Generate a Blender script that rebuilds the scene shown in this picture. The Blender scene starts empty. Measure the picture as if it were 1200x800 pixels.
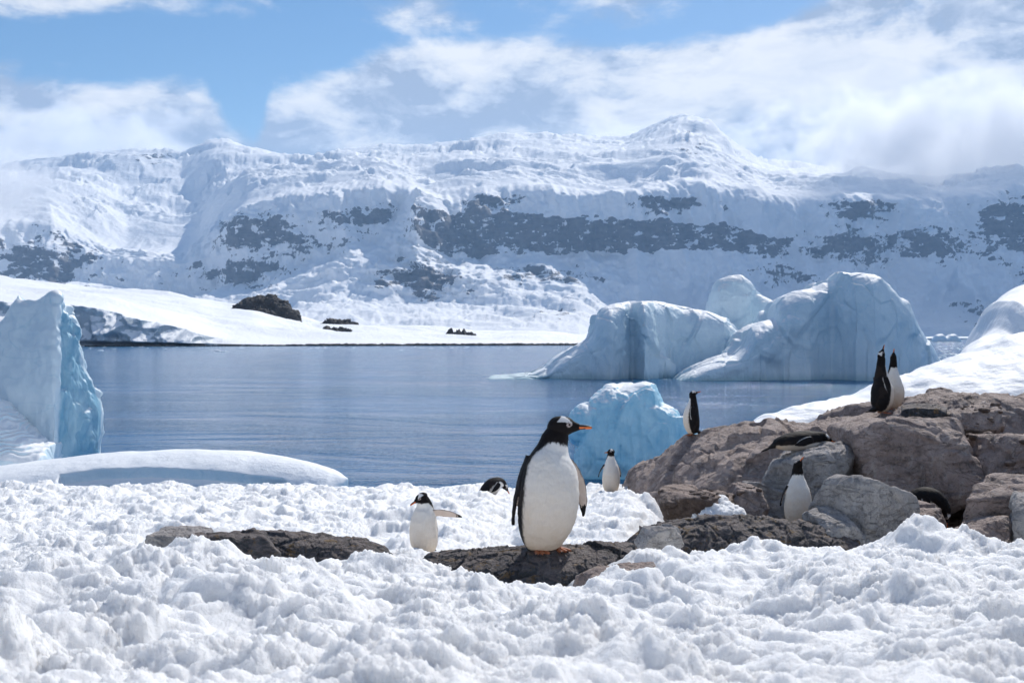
import bpy, math, random
import numpy as np
from mathutils import Vector, Matrix
from mathutils.kdtree import KDTree

R = math.radians
scene = bpy.context.scene
col = scene.collection
random.seed(7)

# ------------------------------------------------------------------ camera, light, sky, exposure
F = 1333.0          # focal length in pixels of the 1200 px wide photograph (40 mm on a 36 mm sensor)
EYE = 5.0           # camera height above the sea
HOR = 395.0         # pixel row of the horizon
cam_d = bpy.data.cameras.new("camera")
cam_d.lens = 40.0
cam_d.sensor_width = 36.0
cam_d.clip_start = 0.1
cam_d.clip_end = 120000.0
cam_d.dof.use_dof = True
cam_d.dof.focus_distance = 9.0
cam_d.dof.aperture_fstop = 9.0
cam = bpy.data.objects.new("camera", cam_d)
cam.location = (0, 0, EYE)
cam.rotation_euler = (R(90) - math.atan(5.0 / F), 0, 0)
col.objects.link(cam)
scene.camera = cam

SUN_EL, SUN_AZ = R(43.0), R(26.0)      # sun behind the mountains, a little to the right (azimuth from +Y towards +X)
sun_d = bpy.data.lights.new("sun", 'SUN')
sun_d.energy = 3.5
sun_d.angle = R(0.53)
sun_d.color = (1.0, 0.955, 0.89)
sun = bpy.data.objects.new("sun", sun_d)
sdir = Vector((math.sin(SUN_AZ) * math.cos(SUN_EL), math.cos(SUN_AZ) * math.cos(SUN_EL), math.sin(SUN_EL)))
sun.rotation_euler = sdir.to_track_quat('Z', 'Y').to_euler()
col.objects.link(sun)

scene.view_settings.view_transform = 'Standard'
scene.view_settings.look = 'None'
scene.view_settings.gamma = 1.0
scene.view_settings.exposure = 0.36
scene.render.engine = 'CYCLES'
scene.cycles.use_denoising = True
scene.cycles.max_bounces = 8
scene.cycles.diffuse_bounces = 4
scene.cycles.glossy_bounces = 3
scene.cycles.volume_bounces = 5
scene.cycles.use_adaptive_sampling = True
scene.cycles.adaptive_threshold = 0.02
scene.cycles.caustics_reflective = False
scene.cycles.caustics_refractive = False


class NT:
    """small helper to write node trees"""
    def __init__(s, tree):
        s.t = tree
        s.n = tree.nodes
        s.l = tree.links

    def new(s, typ, inputs=None, **attrs):
        nd = s.n.new(typ)
        for k, v in attrs.items():
            setattr(nd, k, v)
        for k, v in (inputs or {}).items():
            s.set(nd.inputs[k], v)
        return nd

    def set(s, sock, v):
        if hasattr(v, 'is_output') or isinstance(v, bpy.types.NodeSocket):
            s.l.new(v, sock)
        else:
            sock.default_value = v

    def math(s, op, a, b=None, c=None, clamp=False):
        nd = s.n.new('ShaderNodeMath')
        nd.operation = op
        nd.use_clamp = clamp
        for i, v in enumerate((a, b, c)):
            if v is not None:
                s.set(nd.inputs[i], v)
        return nd.outputs[0]

    def maprange(s, v, a, b, c=0.0, d=1.0, smooth=False):
        nd = s.n.new('ShaderNodeMapRange')
        nd.interpolation_type = 'SMOOTHSTEP' if smooth else 'LINEAR'
        for i, x in enumerate((v, a, b, c, d)):
            s.set(nd.inputs[i], x)
        return nd.outputs[0]

    def mix(s, f, a, b, mode='MIX'):
        nd = s.n.new('ShaderNodeMix')
        nd.data_type = 'RGBA'
        nd.blend_type = mode
        nd.clamp_factor = True
        s.set(nd.inputs[0], f)
        s.set(nd.inputs[6], a)
        s.set(nd.inputs[7], b)
        return nd.outputs[2]

    def noise(s, vec, scale, detail=4.0, rough=0.55, dist=0.0, out=0):
        nd = s.n.new('ShaderNodeTexNoise')
        s.set(nd.inputs['Vector'], vec)
        s.set(nd.inputs['Scale'], scale)
        s.set(nd.inputs['Detail'], detail)
        s.set(nd.inputs['Roughness'], rough)
        s.set(nd.inputs['Distortion'], dist)
        return nd.outputs[out]

    def ramp(s, v, stops, interp='LINEAR'):
        nd = s.n.new('ShaderNodeValToRGB')
        cr = nd.color_ramp
        cr.interpolation = interp
        while len(cr.elements) < len(stops):
            cr.elements.new(0.5)
        for e, (p, c) in zip(cr.elements, stops):
            e.position = p
            e.color = c if len(c) == 4 else (*c, 1)
        s.set(nd.inputs[0], v)
        return nd.outputs[0]

    def scale(s, vec, sc):
        nd = s.n.new('ShaderNodeMapping')
        s.set(nd.inputs['Vector'], vec)
        nd.inputs['Scale'].default_value = sc
        return nd.outputs[0]


def g(v):
    return (v, v, v, 1)


def build_world():
    w = bpy.data.worlds.new("World")
    scene.world = w
    w.use_nodes = True
    t = NT(w.node_tree)
    t.n.clear()
    sky = t.new('ShaderNodeTexSky', sky_type='NISHITA', sun_disc=False, sun_elevation=SUN_EL,
                sun_rotation=SUN_AZ, altitude=10.0, air_density=1.0, dust_density=0.35, ozone_density=2.2)
    tc = t.new('ShaderNodeTexCoord')
    sep = t.new('ShaderNodeSeparateXYZ', {0: tc.outputs['Generated']})
    az = t.math('ARCTAN2', sep.outputs[0], sep.outputs[1])
    el = t.math('ARCSINE', sep.outputs[2])
    comb = t.new('ShaderNodeCombineXYZ', {0: az, 1: t.math('MULTIPLY', el, 1.55), 2: 0.37})
    p = comb.outputs[0]

    def field(vec):
        big = t.noise(vec, 4.2, 10.0, 0.60, 0.15)
        wisp = t.noise(t.scale(vec, (1.0, 1.7, 1.0)), 15.0, 8.0, 0.62, 0.4)
        return t.math('ADD', t.math('MULTIPLY', big, 0.78), t.math('MULTIPLY', wisp, 0.22))
    n0 = field(p)
    up = t.new('ShaderNodeVectorMath', {0: p, 1: (0.020, 0.052, 0.0)}, operation='ADD').outputs[0]
    n1 = field(up)
    # height of the cloud deck's upper edge against azimuth
    pts = [(-90, 112), (0, 108), (180, 112), (240, 122), (268, 160), (300, 170), (318, 128), (400, 92), (450, 74), (600, 62), (780, 62),
           (900, 40), (950, 10), (1010, -20), (1200, -70), (1290, -70)]
    lo, hi = -0.55, 0.55
    stops = [((math.atan((x - 600) / F) - lo) / (hi - lo), g(((HOR - y) / F) * 2.0)) for x, y in pts]
    edge = t.ramp(t.maprange(az, lo, hi), stops)
    edge = t.math('MULTIPLY', edge, 0.5)
    d = t.math('SUBTRACT', edge, el)                       # >0 inside the deck
    bias = t.maprange(d, -0.025, 0.030, -0.15, 0.26)
    # a broken high strip at the upper left
    st2 = [(0.0, g(0.40)), (0.12, g(0.46)), (0.24, g(0.40)), (0.34, g(0.26)), (0.42, g(0.30)), (0.50, g(0.18)), (0.59, g(0.36)), (0.66, g(0.24)), (0.74, g(0.40)), (1.0, g(0.4))]
    hs = t.ramp(t.maprange(az, lo, hi), st2)
    bias2 = t.math('SUBTRACT', t.math('MULTIPLY', t.math('MULTIPLY', t.maprange(el, 0.235, 0.275, 0.0, 0.62, True), t.maprange(el, 0.40, 0.75, 1.0, 0.1, True)), hs), 0.17)
    b = t.math('MAXIMUM', bias, bias2)
    dens = t.math('ADD', t.math('SUBTRACT', n0, 0.5), b)
    cover = t.maprange(dens, -0.03, 0.12, 0.0, 1.0, True)
    lit = t.math('SUBTRACT', n0, n1)
    deep = t.maprange(dens, 0.10, 0.50, 0.0, 1.0, True)
    shade = t.math('ADD', t.maprange(lit, -0.065, 0.085, 0.0, 1.0), t.math('MULTIPLY', deep, -0.14))
    tex = t.noise(t.scale(p, (1.0, 1.5, 1.0)), 20.0, 7.0, 0.62, 0.6)
    shade = t.math('ADD', shade, t.math('MULTIPLY', t.math('SUBTRACT', tex, 0.52), 1.5))
    ccol = t.ramp(shade, [(0.0, (0.36, 0.43, 0.56)), (0.30, (0.56, 0.62, 0.73)), (0.55, (0.76, 0.785, 0.83)), (1.0, (0.93, 0.925, 0.92))])
    # away from the photograph's quarter of the sky the deck just goes on as broken cloud
    hsv = t.new('ShaderNodeHueSaturation', {'Saturation': 1.28, 'Color': sky.outputs[0]})
    bg1 = t.new('ShaderNodeBackground', {0: hsv.outputs[0], 1: 0.076})
    bg2 = t.new('ShaderNodeBackground', {0: ccol, 1: 0.88})
    mx = t.new('ShaderNodeMixShader', {0: t.math('MULTIPLY', cover, 0.97), 1: bg1.outputs[0], 2: bg2.outputs[0]})
    out = t.new('ShaderNodeOutputWorld')
    t.l.new(mx.outputs[0], out.inputs[0])
    w.cycles.sampling_method = 'MANUAL'
    w.cycles.sample_map_resolution = 1024


build_world()

# ------------------------------------------------------------------ numeric noise
def _h(ix, iy, iz, seed):
    h = (ix.astype(np.int64) * 374761393 + iy.astype(np.int64) * 668265263 + iz.astype(np.int64) * 2147483647 + seed * 974634541) & 0xFFFFFFFF
    h = ((h ^ (h >> 13)) * 1274126177) & 0xFFFFFFFF
    h = ((h ^ (h >> 16)) * 2246822519) & 0xFFFFFFFF
    return h ^ (h >> 15)


def _u(h, k):
    h = ((h + k * 0x9E3779B1) & 0xFFFFFFFF)
    h = ((h ^ (h >> 15)) * 0x2C1B3C6D) & 0xFFFFFFFF
    h = h ^ (h >> 12)
    return (h & 0xFFFFFF).astype(np.float32) / np.float32(0xFFFFFF)


def perlin(P, seed=0):
    P = np.asarray(P, dtype=np.float32)
    i = np.floor(P).astype(np.int64)
    f = P - i
    w = f * f * f * (f * (f * 6 - 15) + 10)
    out = np.zeros(P.shape[:-1], np.float32)
    for dx in (0, 1):
        wx = w[..., 0] if dx else 1 - w[..., 0]
        for dy in (0, 1):
            wy = w[..., 1] if dy else 1 - w[..., 1]
            for dz in (0, 1):
                wz = w[..., 2] if dz else 1 - w[..., 2]
                h = _h(i[..., 0] + dx, i[..., 1] + dy, i[..., 2] + dz, seed)
                gx, gy, gz = _u(h, 1) * 2 - 1, _u(h, 2) * 2 - 1, _u(h, 3) * 2 - 1
                out += wx * wy * wz * (gx * (f[..., 0] - dx) + gy * (f[..., 1] - dy) + gz * (f[..., 2] - dz))
    return out * 1.4


def fbm(P, octaves=4, seed=0, gain=0.5, lac=2.03):
    P = np.asarray(P, dtype=np.float32)
    a, s, tot = 1.0, 1.0, 0
    for o in range(octaves):
        tot = tot + a * perlin(P * s + 17.3 * o, seed + o)
        a *= gain
        s *= lac
    return tot


def ridged(P, octaves=4, seed=0, gain=0.5, lac=2.03):
    P = np.asarray(P, dtype=np.float32)
    a, s, tot = 1.0, 1.0, 0
    for o in range(octaves):
        tot = tot + a * (1 - 2.2 * np.abs(perlin(P * s + 9.1 * o, seed + o)))
        a *= gain
        s *= lac
    return tot


def worley2(x, y, seed=0):
    """F1, F2 and a random number of the nearest cell, in the plane"""
    ix, iy = np.floor(x).astype(np.int64), np.floor(y).astype(np.int64)
    z = np.zeros_like(ix)
    f1 = np.full(x.shape, 9.0, np.float32)
    f2 = f1.copy()
    rid = np.zeros(x.shape, np.float32)
    for dx in (-1, 0, 1):
        for dy in (-1, 0, 1):
            h = _h(ix + dx, iy + dy, z, seed)
            px, py = ix + dx + _u(h, 1), iy + dy + _u(h, 2)
            d = (x - px) ** 2 + (y - py) ** 2
            m = d < f1
            f2 = np.where(m, f1, np.minimum(f2, d))
            f1 = np.where(m, d, f1)
            rid = np.where(m, _u(h, 3), rid)
    return np.sqrt(f1), np.sqrt(f2), rid


def worley3(P, seed=0):
    """F1, F2 and three random numbers of the nearest cell and the vector from its seed"""
    P = np.asarray(P, dtype=np.float32)
    i = np.floor(P).astype(np.int64)
    f1 = np.full(P.shape[:-1], 9.0, np.float32)
    f2 = f1.copy()
    hh = np.zeros(P.shape[:-1], np.int64)
    V = np.zeros_like(P)
    for dx in (-1, 0, 1):
        for dy in (-1, 0, 1):
            for dz in (-1, 0, 1):
                h = _h(i[..., 0] + dx, i[..., 1] + dy, i[..., 2] + dz, seed)
                q = np.stack([i[..., 0] + dx + _u(h, 1), i[..., 1] + dy + _u(h, 2), i[..., 2] + dz + _u(h, 3)], -1)
                v = (P - q).astype(np.float32)
                d = (v * v).sum(-1)
                m = d < f1
                f2 = np.where(m, f1, np.minimum(f2, d))
                hh = np.where(m, h, hh)
                V = np.where(m[..., None], v, V)
                f1 = np.where(m, d, f1)
    return np.sqrt(f1), np.sqrt(f2), hh, V


def facets(P, seed=0, ed=0.16):
    """piecewise plane displacement, about -0.5..0.5"""
    f1, f2, h, V = worley3(P, seed)
    n = np.stack([_u(h, 5) - .5, _u(h, 6) - .5, _u(h, 7) - .5], -1)
    d = (V * n).sum(-1) + (_u(h, 8) - 0.5) * 0.5
    e = np.clip((f2 - f1) / ed, 0, 1)
    e = e * e * (3 - 2 * e)
    return d * e - 0.12 * (1 - e)


def sstep(x, a, b):
    t = np.clip((x - a) / (b - a), 0, 1)
    return t * t * (3 - 2 * t)


# ------------------------------------------------------------------ mesh helpers
def mesh_np(name, V, faces, smooth=True):
    V = np.ascontiguousarray(V.reshape(-1, 3), dtype=np.float32)
    me = bpy.data.meshes.new(name)
    me.vertices.add(len(V))
    me.vertices.foreach_set('co', V.ravel())
    if isinstance(faces, np.ndarray):
        k = faces.shape[1]
        nf = len(faces)
        me.loops.add(nf * k)
        me.loops.foreach_set('vertex_index', np.ascontiguousarray(faces, dtype=np.int32).ravel())
        me.polygons.add(nf)
        me.polygons.foreach_set('loop_start', np.arange(0, nf * k, k, dtype=np.int32))
        me.polygons.foreach_set('loop_total', np.full(nf, k, np.int32))
    else:
        me.clear_geometry()
        me.from_pydata([tuple(v) for v in V], [], faces)
    me.polygons.foreach_set('use_smooth', np.full(len(me.polygons), smooth, dtype=bool))
    me.update(calc_edges=True)
    me.validate()
    return me


def grid_faces(n, m, close_m=False, flip=False):
    i = np.arange(n - 1)[:, None]
    mm = m if close_m else m - 1
    j = np.arange(mm)[None, :]
    j2 = (j + 1) % m
    a, b, c, d = i * m + j, (i + 1) * m + j, (i + 1) * m + j2, i * m + j2
    f = np.stack([a, b, c, d], -1).reshape(-1, 4)
    return f[:, ::-1] if flip else f


def grid_normals(V):
    du = np.gradient(V, axis=0)
    dv = np.gradient(V, axis=1)
    n = np.cross(du, dv)
    return n / (np.linalg.norm(n, axis=-1, keepdims=True) + 1e-9)


def attr(me, name, vals):
    a = me.attributes.new(name, 'FLOAT', 'POINT')
    a.data.foreach_set('value', np.ascontiguousarray(vals, dtype=np.float32).ravel())


def colattr(me, name, rgb):
    a = me.attributes.new(name, 'FLOAT_COLOR', 'POINT')
    rgba = np.concatenate([rgb, np.ones((len(rgb), 1))], 1).astype(np.float32)
    a.data.foreach_set('color', rgba.ravel())


def obj(name, me, mat=None, parent=None):
    o = bpy.data.objects.new(name, me)
    col.objects.link(o)
    if mat is not None and me is not None:
        me.materials.append(mat)
    if parent is not None:
        o.parent = parent
    return o


def tag(o, label=None, cat=None, group=None, kind=None):
    for k, v in (('label', label), ('category', cat), ('group', group), ('kind', kind)):
        if v:
            o[k] = v
    return o


def at(x, y, Y):
    """the point at depth Y seen at photograph pixel (x, y)"""
    return np.array([(x - 600.0) / F * Y, Y, EYE + (HOR - y) / F * Y])


def curve(pts, x):
    pts = sorted(pts)
    return np.interp(x, [p[0] for p in pts], [p[1] for p in pts])


def scurve(pts, x, w=6):
    """curve() with its corners rounded"""
    t = 0
    for k in range(-3, 4):
        t = t + curve(pts, np.asarray(x) + k * w / 3.0)
    return t / 7.0


def remesh(shells, voxel, smooth=3, factor=0.5):
    """union of closed shells [(V, faces)] as one continuous surface: (V, faces)"""
    vs, fs, o = [], [], 0
    for V, f in shells:
        V = np.asarray(V).reshape(-1, 3)
        vs.append(V)
        fs += [tuple(int(i) + o for i in q) for q in f]
        o += len(V)
    me = bpy.data.meshes.new("tmp")
    me.from_pydata([tuple(map(float, v)) for v in np.concatenate(vs)], [], fs)
    t = bpy.data.objects.new("tmp", me)
    col.objects.link(t)
    m = t.modifiers.new("r", 'REMESH')
    m.mode = 'VOXEL'
    m.voxel_size = voxel
    s = t.modifiers.new("s", 'SMOOTH')
    s.iterations = smooth
    s.factor = factor
    bpy.context.view_layer.update()
    ev = t.evaluated_get(bpy.context.evaluated_depsgraph_get())
    m2 = ev.to_mesh()
    V = np.zeros(len(m2.vertices) * 3, np.float32)
    m2.vertices.foreach_get('co', V)
    N = np.zeros(len(m2.vertices) * 3, np.float32)
    m2.vertices.foreach_get('normal', N)
    faces = [tuple(p.vertices) for p in m2.polygons]
    ev.to_mesh_clear()
    bpy.data.objects.remove(t)
    bpy.data.meshes.remove(me)
    if all(len(f) == 4 for f in faces):
        faces = np.array(faces, np.int32)
    return V.reshape(-1, 3), N.reshape(-1, 3), faces

# ------------------------------------------------------------------ materials
def material(name):
    m = bpy.data.materials.new(name)
    m.use_nodes = True
    t = NT(m.node_tree)
    t.n.clear()
    out = t.new('ShaderNodeOutputMaterial')
    return m, t, out


def principled(t, out, **kw):
    b = t.new('ShaderNodeBsdfPrincipled')
    names = {'color': 'Base Color', 'rough': 'Roughness', 'spec': 'Specular IOR Level', 'normal': 'Normal', 'ior': 'IOR',
             'sss': 'Subsurface Weight', 'ssr': 'Subsurface Radius', 'sss_scale': 'Subsurface Scale', 'sheen': 'Sheen Weight', 'coat': 'Coat Weight',
             'trans': 'Transmission Weight'}
    for k, v in kw.items():
        t.set(b.inputs[names[k]], v)
    t.l.new(b.outputs[0], out.inputs[0])
    return b


def bump(t, h, strength, dist, normal=None):
    nd = t.new('ShaderNodeBump', {'Height': h, 'Strength': strength, 'Distance': dist})
    if normal is not None:
        t.l.new(normal, nd.inputs['Normal'])
    return nd.outputs[0]


def mat_snow():
    m, t, out = material("snow")
    co = t.new('ShaderNodeTexCoord').outputs['Object']
    big = t.noise(co, 1.3, 4)
    c = t.mix(t.maprange(big, 0.35, 0.7), (0.965, 0.958, 0.942, 1), (0.975, 0.968, 0.952, 1))
    dirt = t.math('MULTIPLY', t.maprange(t.noise(co, 0.55, 5, 0.6), 0.62, 0.80), 0.06)
    c = t.mix(dirt, c, (0.80, 0.72, 0.63, 1))
    st = t.new('ShaderNodeAttribute', attribute_name='stain').outputs['Fac']
    st = t.math('MULTIPLY', st, t.maprange(t.noise(co, 5.0, 6, 0.7), 0.38, 0.68))
    c = t.mix(st, c, (0.56, 0.40, 0.29, 1))
    f = t.noise(co, 75.0, 5, 0.65)
    gr = t.noise(co, 260.0, 2, 0.5)
    f2 = t.noise(co, 30.0, 6, 0.68, 0.4)
    n = bump(t, f2, 0.6, 0.03)
    n = bump(t, f, 0.7, 0.016, n)
    n = bump(t, gr, 0.45, 0.004, n)
    principled(t, out, color=c, rough=0.55, spec=0.35, normal=n, sss=1.0, ssr=(1.0, 0.97, 0.94), sss_scale=0.05)
    return m


def mat_smooth_snow():
    m, t, out = material("wind_packed_snow")
    co = t.new('ShaderNodeTexCoord').outputs['Object']
    a = t.noise(t.scale(co, (0.5, 1.6, 1.0)), 2.2, 6, 0.6)
    b = t.noise(co, 14.0, 5, 0.6)
    h = t.math('ADD', a, t.math('MULTIPLY', b, 0.22))
    c = t.mix(t.maprange(t.noise(co, 0.5, 4), 0.4, 0.75), (0.88, 0.895, 0.915, 1), (0.84, 0.855, 0.88, 1))
    principled(t, out, color=c, rough=0.6, spec=0.3, normal=bump(t, h, 0.6, 0.10))
    return m


def mat_mountain():
    m, t, out = material("mountain_snow_and_rock")
    co = t.new('ShaderNodeTexCoord').outputs['Object']
    rk = t.new('ShaderNodeAttribute', attribute_name='rock').outputs['Fac']
    n1 = t.noise(t.scale(co, (1, 1, 2.2)), 0.009, 7, 0.62, 0.6)
    n2 = t.noise(t.scale(co, (1, 1, 0.5)), 0.03, 5, 0.6)
    nn = t.math('ADD', t.math('MULTIPLY', n1, 0.65), t.math('MULTIPLY', n2, 0.35))
    v = t.math('ADD', rk, t.math('MULTIPLY', t.math('SUBTRACT', nn, 0.5), 1.9))
    mask = t.maprange(v, 0.47, 0.56, 0, 1, True)
    rc = t.mix(t.maprange(t.noise(t.scale(co, (1, 1, 4)), 0.014, 6), 0.3, 0.7), (0.060, 0.056, 0.06, 1), (0.15, 0.135, 0.13, 1))
    sc = t.mix(t.maprange(n1, 0.35, 0.7), (0.84, 0.85, 0.865, 1), (0.88, 0.88, 0.885, 1))
    c = t.mix(mask, sc, rc)
    h = t.math('ADD', n1, t.math('MULTIPLY', n2, 0.35))
    n = bump(t, h, 0.4, 30.0)
    principled(t, out, color=c, rough=0.75, spec=0.2, normal=n)
    return m


def mat_ice(name, deep, pale, line=0.4, foot=(0.30, 0.52, 0.58, 1), bumpd=0.12, sc=1.0, snow_lo=0.35, snow_hi=0.75):
    """glacier ice: snow lies where the surface is flat enough, blue ice on the steep faces, a wet band at the water"""
    m, t, out = material(name)
    geo = t.new('ShaderNodeNewGeometry')
    co = geo.outputs['Position']
    nz = t.new('ShaderNodeSeparateXYZ', {0: geo.outputs['Normal']}).outputs[2]
    z = t.new('ShaderNodeSeparateXYZ', {0: co}).outputs[2]
    n1 = t.noise(co, 0.9 * sc, 6, 0.6, 0.4)
    n2 = t.noise(t.scale(co, (1, 1, 0.35)), 3.2 * sc, 6, 0.62, 0.3)
    c = t.mix(t.maprange(n1, 0.3, 0.7), deep, pale)
    clear = t.new('ShaderNodeAttribute', attribute_name='clear').outputs['Fac']  # marks the berg face whose shade is put into the ice colour
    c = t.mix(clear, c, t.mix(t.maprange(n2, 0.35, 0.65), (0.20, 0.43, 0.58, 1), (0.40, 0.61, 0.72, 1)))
    vein = t.maprange(t.math('ABSOLUTE', t.math('SUBTRACT', t.noise(t.scale(co, (1, 1, 1.6)), 0.55 * sc, 4, 0.5, 1.2), 0.5)), 0.0, 0.012, 0.35, 0.0)
    c = t.mix(vein, c, (0.34, 0.58, 0.70, 1))
    snowy = t.maprange(t.math('ADD', nz, t.math('MULTIPLY', t.math('SUBTRACT', n2, 0.5), 0.5)), snow_lo, snow_hi, 0, 1, True)
    c = t.mix(snowy, c, (0.88, 0.90, 0.92, 1))
    wet = t.maprange(t.math('ADD', z, t.math('MULTIPLY', n1, line * 0.8)), line * 0.25, line * 1.1, 1, 0, True)
    c = t.mix(t.math('MULTIPLY', wet, 0.75), c, foot)
    h = t.math('ADD', t.math('MULTIPLY', n2, 0.7), t.math('MULTIPLY', t.noise(co, 11 * sc, 4, 0.6), 0.22))
    n = bump(t, h, 0.6, bumpd)
    principled(t, out, color=c, rough=t.maprange(snowy, 0, 1, 0.34, 0.65), spec=0.4, normal=n)
    return m


def mat_rock(name, cols, streak=0.35, brown=0.5, scale=1.0, lichen=0.0):
    m, t, out = material(name)
    co = t.new('ShaderNodeTexCoord').outputs['Object']
    geo = t.new('ShaderNodeNewGeometry')
    nz = t.new('ShaderNodeSeparateXYZ', {0: geo.outputs['Normal']}).outputs[2]
    n1 = t.noise(co, 2.2 * scale, 7, 0.62, 0.5)
    n2 = t.noise(co, 9.0 * scale, 7, 0.65, 0.3)
    n3 = t.noise(co, 42.0 * scale, 5, 0.65)
    c = t.ramp(t.math('ADD', t.math('MULTIPLY', n1, 0.6), t.math('MULTIPLY', n2, 0.4)),
               [(0.34, cols[0]), (0.47, cols[1]), (0.60, cols[2]), (0.72, cols[3])])
    # trodden brown guano on the flatter ledges
    bm = t.math('MULTIPLY', t.maprange(t.math('ADD', nz, t.math('MULTIPLY', t.math('SUBTRACT', n1, 0.5), 1.6)), 0.45, 0.95), brown)
    c = t.mix(bm, c, (0.45, 0.345, 0.295, 1))
    # whitish runs down the faces
    st = t.noise(t.scale(co, (5.5, 5.5, 0.8)), 1.5 * scale, 6, 0.7, 0.5)
    sm = t.math('MULTIPLY', t.maprange(st, 0.545, 0.70), streak)
    c = t.mix(sm, c, (0.52, 0.49, 0.46, 1))
    # dark pits
    pit = t.maprange(n3, 0.30, 0.44, 1.0, 0.0, True)
    c = t.mix(t.math('MULTIPLY', pit, 0.55), c, (0.05, 0.045, 0.045, 1))
    sp = t.maprange(t.noise(co, 26.0 * scale, 4, 0.7), 0.62, 0.70, 0, 0.55)
    c = t.mix(t.math('MULTIPLY', sp, streak), c, (0.62, 0.60, 0.57, 1))
    if lichen:
        lm = t.math('MULTIPLY', t.maprange(t.noise(co, 5.0 * scale, 6, 0.7), 0.56, 0.63), lichen)
        c = t.mix(lm, c, (0.20, 0.125, 0.05, 1))
    ln = t.noise(t.scale(co, (1.0, 1.0, 3.2)), 1.7 * scale, 5, 0.55, 1.6)
    ck = t.maprange(t.math('ABSOLUTE', t.math('SUBTRACT', ln, 0.5)), 0.0, 0.022, 0.0, 1.0, True)
    c = t.mix(t.math('MULTIPLY', t.math('SUBTRACT', 1.0, ck), t.maprange(n2, 0.45, 0.6, 0.0, 0.5)), c, (0.05, 0.042, 0.038, 1))
    h = t.math('ADD', t.math('MULTIPLY', n2, 0.9), t.math('ADD', t.math('MULTIPLY', n3, 0.30), t.math('MULTIPLY', ck, 0.18)))
    n = bump(t, h, 0.9, 0.09 / scale)
    principled(t, out, color=c, rough=0.78, spec=0.3, normal=n)
    return m


def mat_water():
    m, t, out = material("sea_water")
    co = t.new('ShaderNodeTexCoord').outputs['Object']
    sx = t.new('ShaderNodeSeparateXYZ', {0: co})
    warp = t.noise(co, 0.05, 3, 0.5, 0, 1)
    p = t.mix(0.02, co, warp)
    ruff = t.noise(t.scale(co, (0.5, 1.3, 1)), 0.05, 5, 0.6, 0.8)       # cat's paws and slicks
    rm = t.maprange(ruff, 0.36, 0.62, 0.25, 1.0, True)
    w1 = t.noise(t.scale(co, (1.0, 1.2, 1)), 2.0, 4, 0.6, 0.3)
    w2 = t.noise(t.scale(co, (1.0, 1.2, 1)), 6.5, 3, 0.6, 0.2)
    w3 = t.noise(t.scale(co, (0.6, 1.2, 1)), 0.22, 3, 0.5, 0.2)
    w4 = t.noise(t.scale(co, (1.0, 0.22, 1)), 3.2, 4, 0.6, 0.3)
    h = t.math('ADD', t.math('MULTIPLY', w4, 0.10), t.math('MULTIPLY', w1, 0.36))
    h = t.math('ADD', h, t.math('ADD', t.math('MULTIPLY', w2, 0.13), t.math('MULTIPLY', w3, 0.45)))
    n = bump(t, t.math('MULTIPLY', h, rm), 1.0, 1.5)
    c = t.mix(t.maprange(ruff, 0.3, 0.7), (0.007, 0.125, 0.29, 1), (0.012, 0.155, 0.34, 1))
    principled(t, out, color=c, rough=0.11, spec=0.5, ior=1.333, normal=n)
    return m


def mat_vc(name, rough=0.5, spec=0.35, feather=True, sheen=0.0):
    m, t, out = material(name)
    c = t.new('ShaderNodeAttribute', attribute_name='col').outputs['Color']
    co = t.new('ShaderNodeTexCoord').outputs['Object']
    if feather:
        n1 = t.noise(t.scale(co, (1, 1, 0.35)), 95.0, 4, 0.65)
        n2 = t.noise(co, 22.0, 4, 0.55)
        c = t.mix(t.maprange(n1, 0.35, 0.7, 0.0, 0.16), c, t.mix(1.0, c, (0.62, 0.58, 0.54, 1), 'MULTIPLY'))
        c = t.mix(t.maprange(n2, 0.5, 0.75, 0.0, 0.20), c, t.mix(1.0, c, (0.86, 0.78, 0.66, 1), 'MULTIPLY'))
        n = bump(t, n1, 0.35, 0.006)
        principled(t, out, color=c, rough=rough, spec=spec, normal=n, sheen=sheen)
    else:
        principled(t, out, color=c, rough=rough, spec=spec)
    return m


M = {}
M['snow'] = mat_snow()
M['packed'] = mat_smooth_snow()
M['mountain'] = mat_mountain()
M['berg_far'] = mat_ice("iceberg_ice", (0.50, 0.66, 0.76, 1), (0.66, 0.79, 0.86, 1), 1.6, (0.22, 0.42, 0.48, 1), 0.5, 0.22, 0.45, 0.85)
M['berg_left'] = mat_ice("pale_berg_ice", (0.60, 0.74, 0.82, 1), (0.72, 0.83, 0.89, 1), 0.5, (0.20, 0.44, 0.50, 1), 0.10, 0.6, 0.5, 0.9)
M['berg_blue'] = mat_ice("clear_blue_berg_ice", (0.27, 0.60, 0.77, 1), (0.52, 0.79, 0.89, 1), 0.25, (0.12, 0.47, 0.62, 1), 0.05, 1.6, 0.5, 0.95)
M['floe'] = mat_ice("floe_ice", (0.58, 0.75, 0.84, 1), (0.74, 0.84, 0.89, 1), 0.12, (0.30, 0.56, 0.66, 1), 0.05, 1.5, 0.25, 0.6)
M['rock_brown'] = mat_rock("brown_grey_rock", [(0.13, 0.102, 0.09), (0.31, 0.245, 0.22), (0.44, 0.36, 0.328), (0.60, 0.53, 0.49)], 0.5, 0.45, 1.0)
M['rock_grey'] = mat_rock("blue_grey_rock", [(0.17, 0.167, 0.17), (0.36, 0.35, 0.345), (0.49, 0.475, 0.465), (0.62, 0.59, 0.57)], 0.5, 0.25, 1.3)
M['rock_dark'] = mat_rock("dark_rock_with_lichen", [(0.025, 0.027, 0.031), (0.052, 0.056, 0.064), (0.085, 0.088, 0.095), (0.17, 0.16, 0.145)], 0.20, 0.28, 2.2, 0.75)
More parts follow.
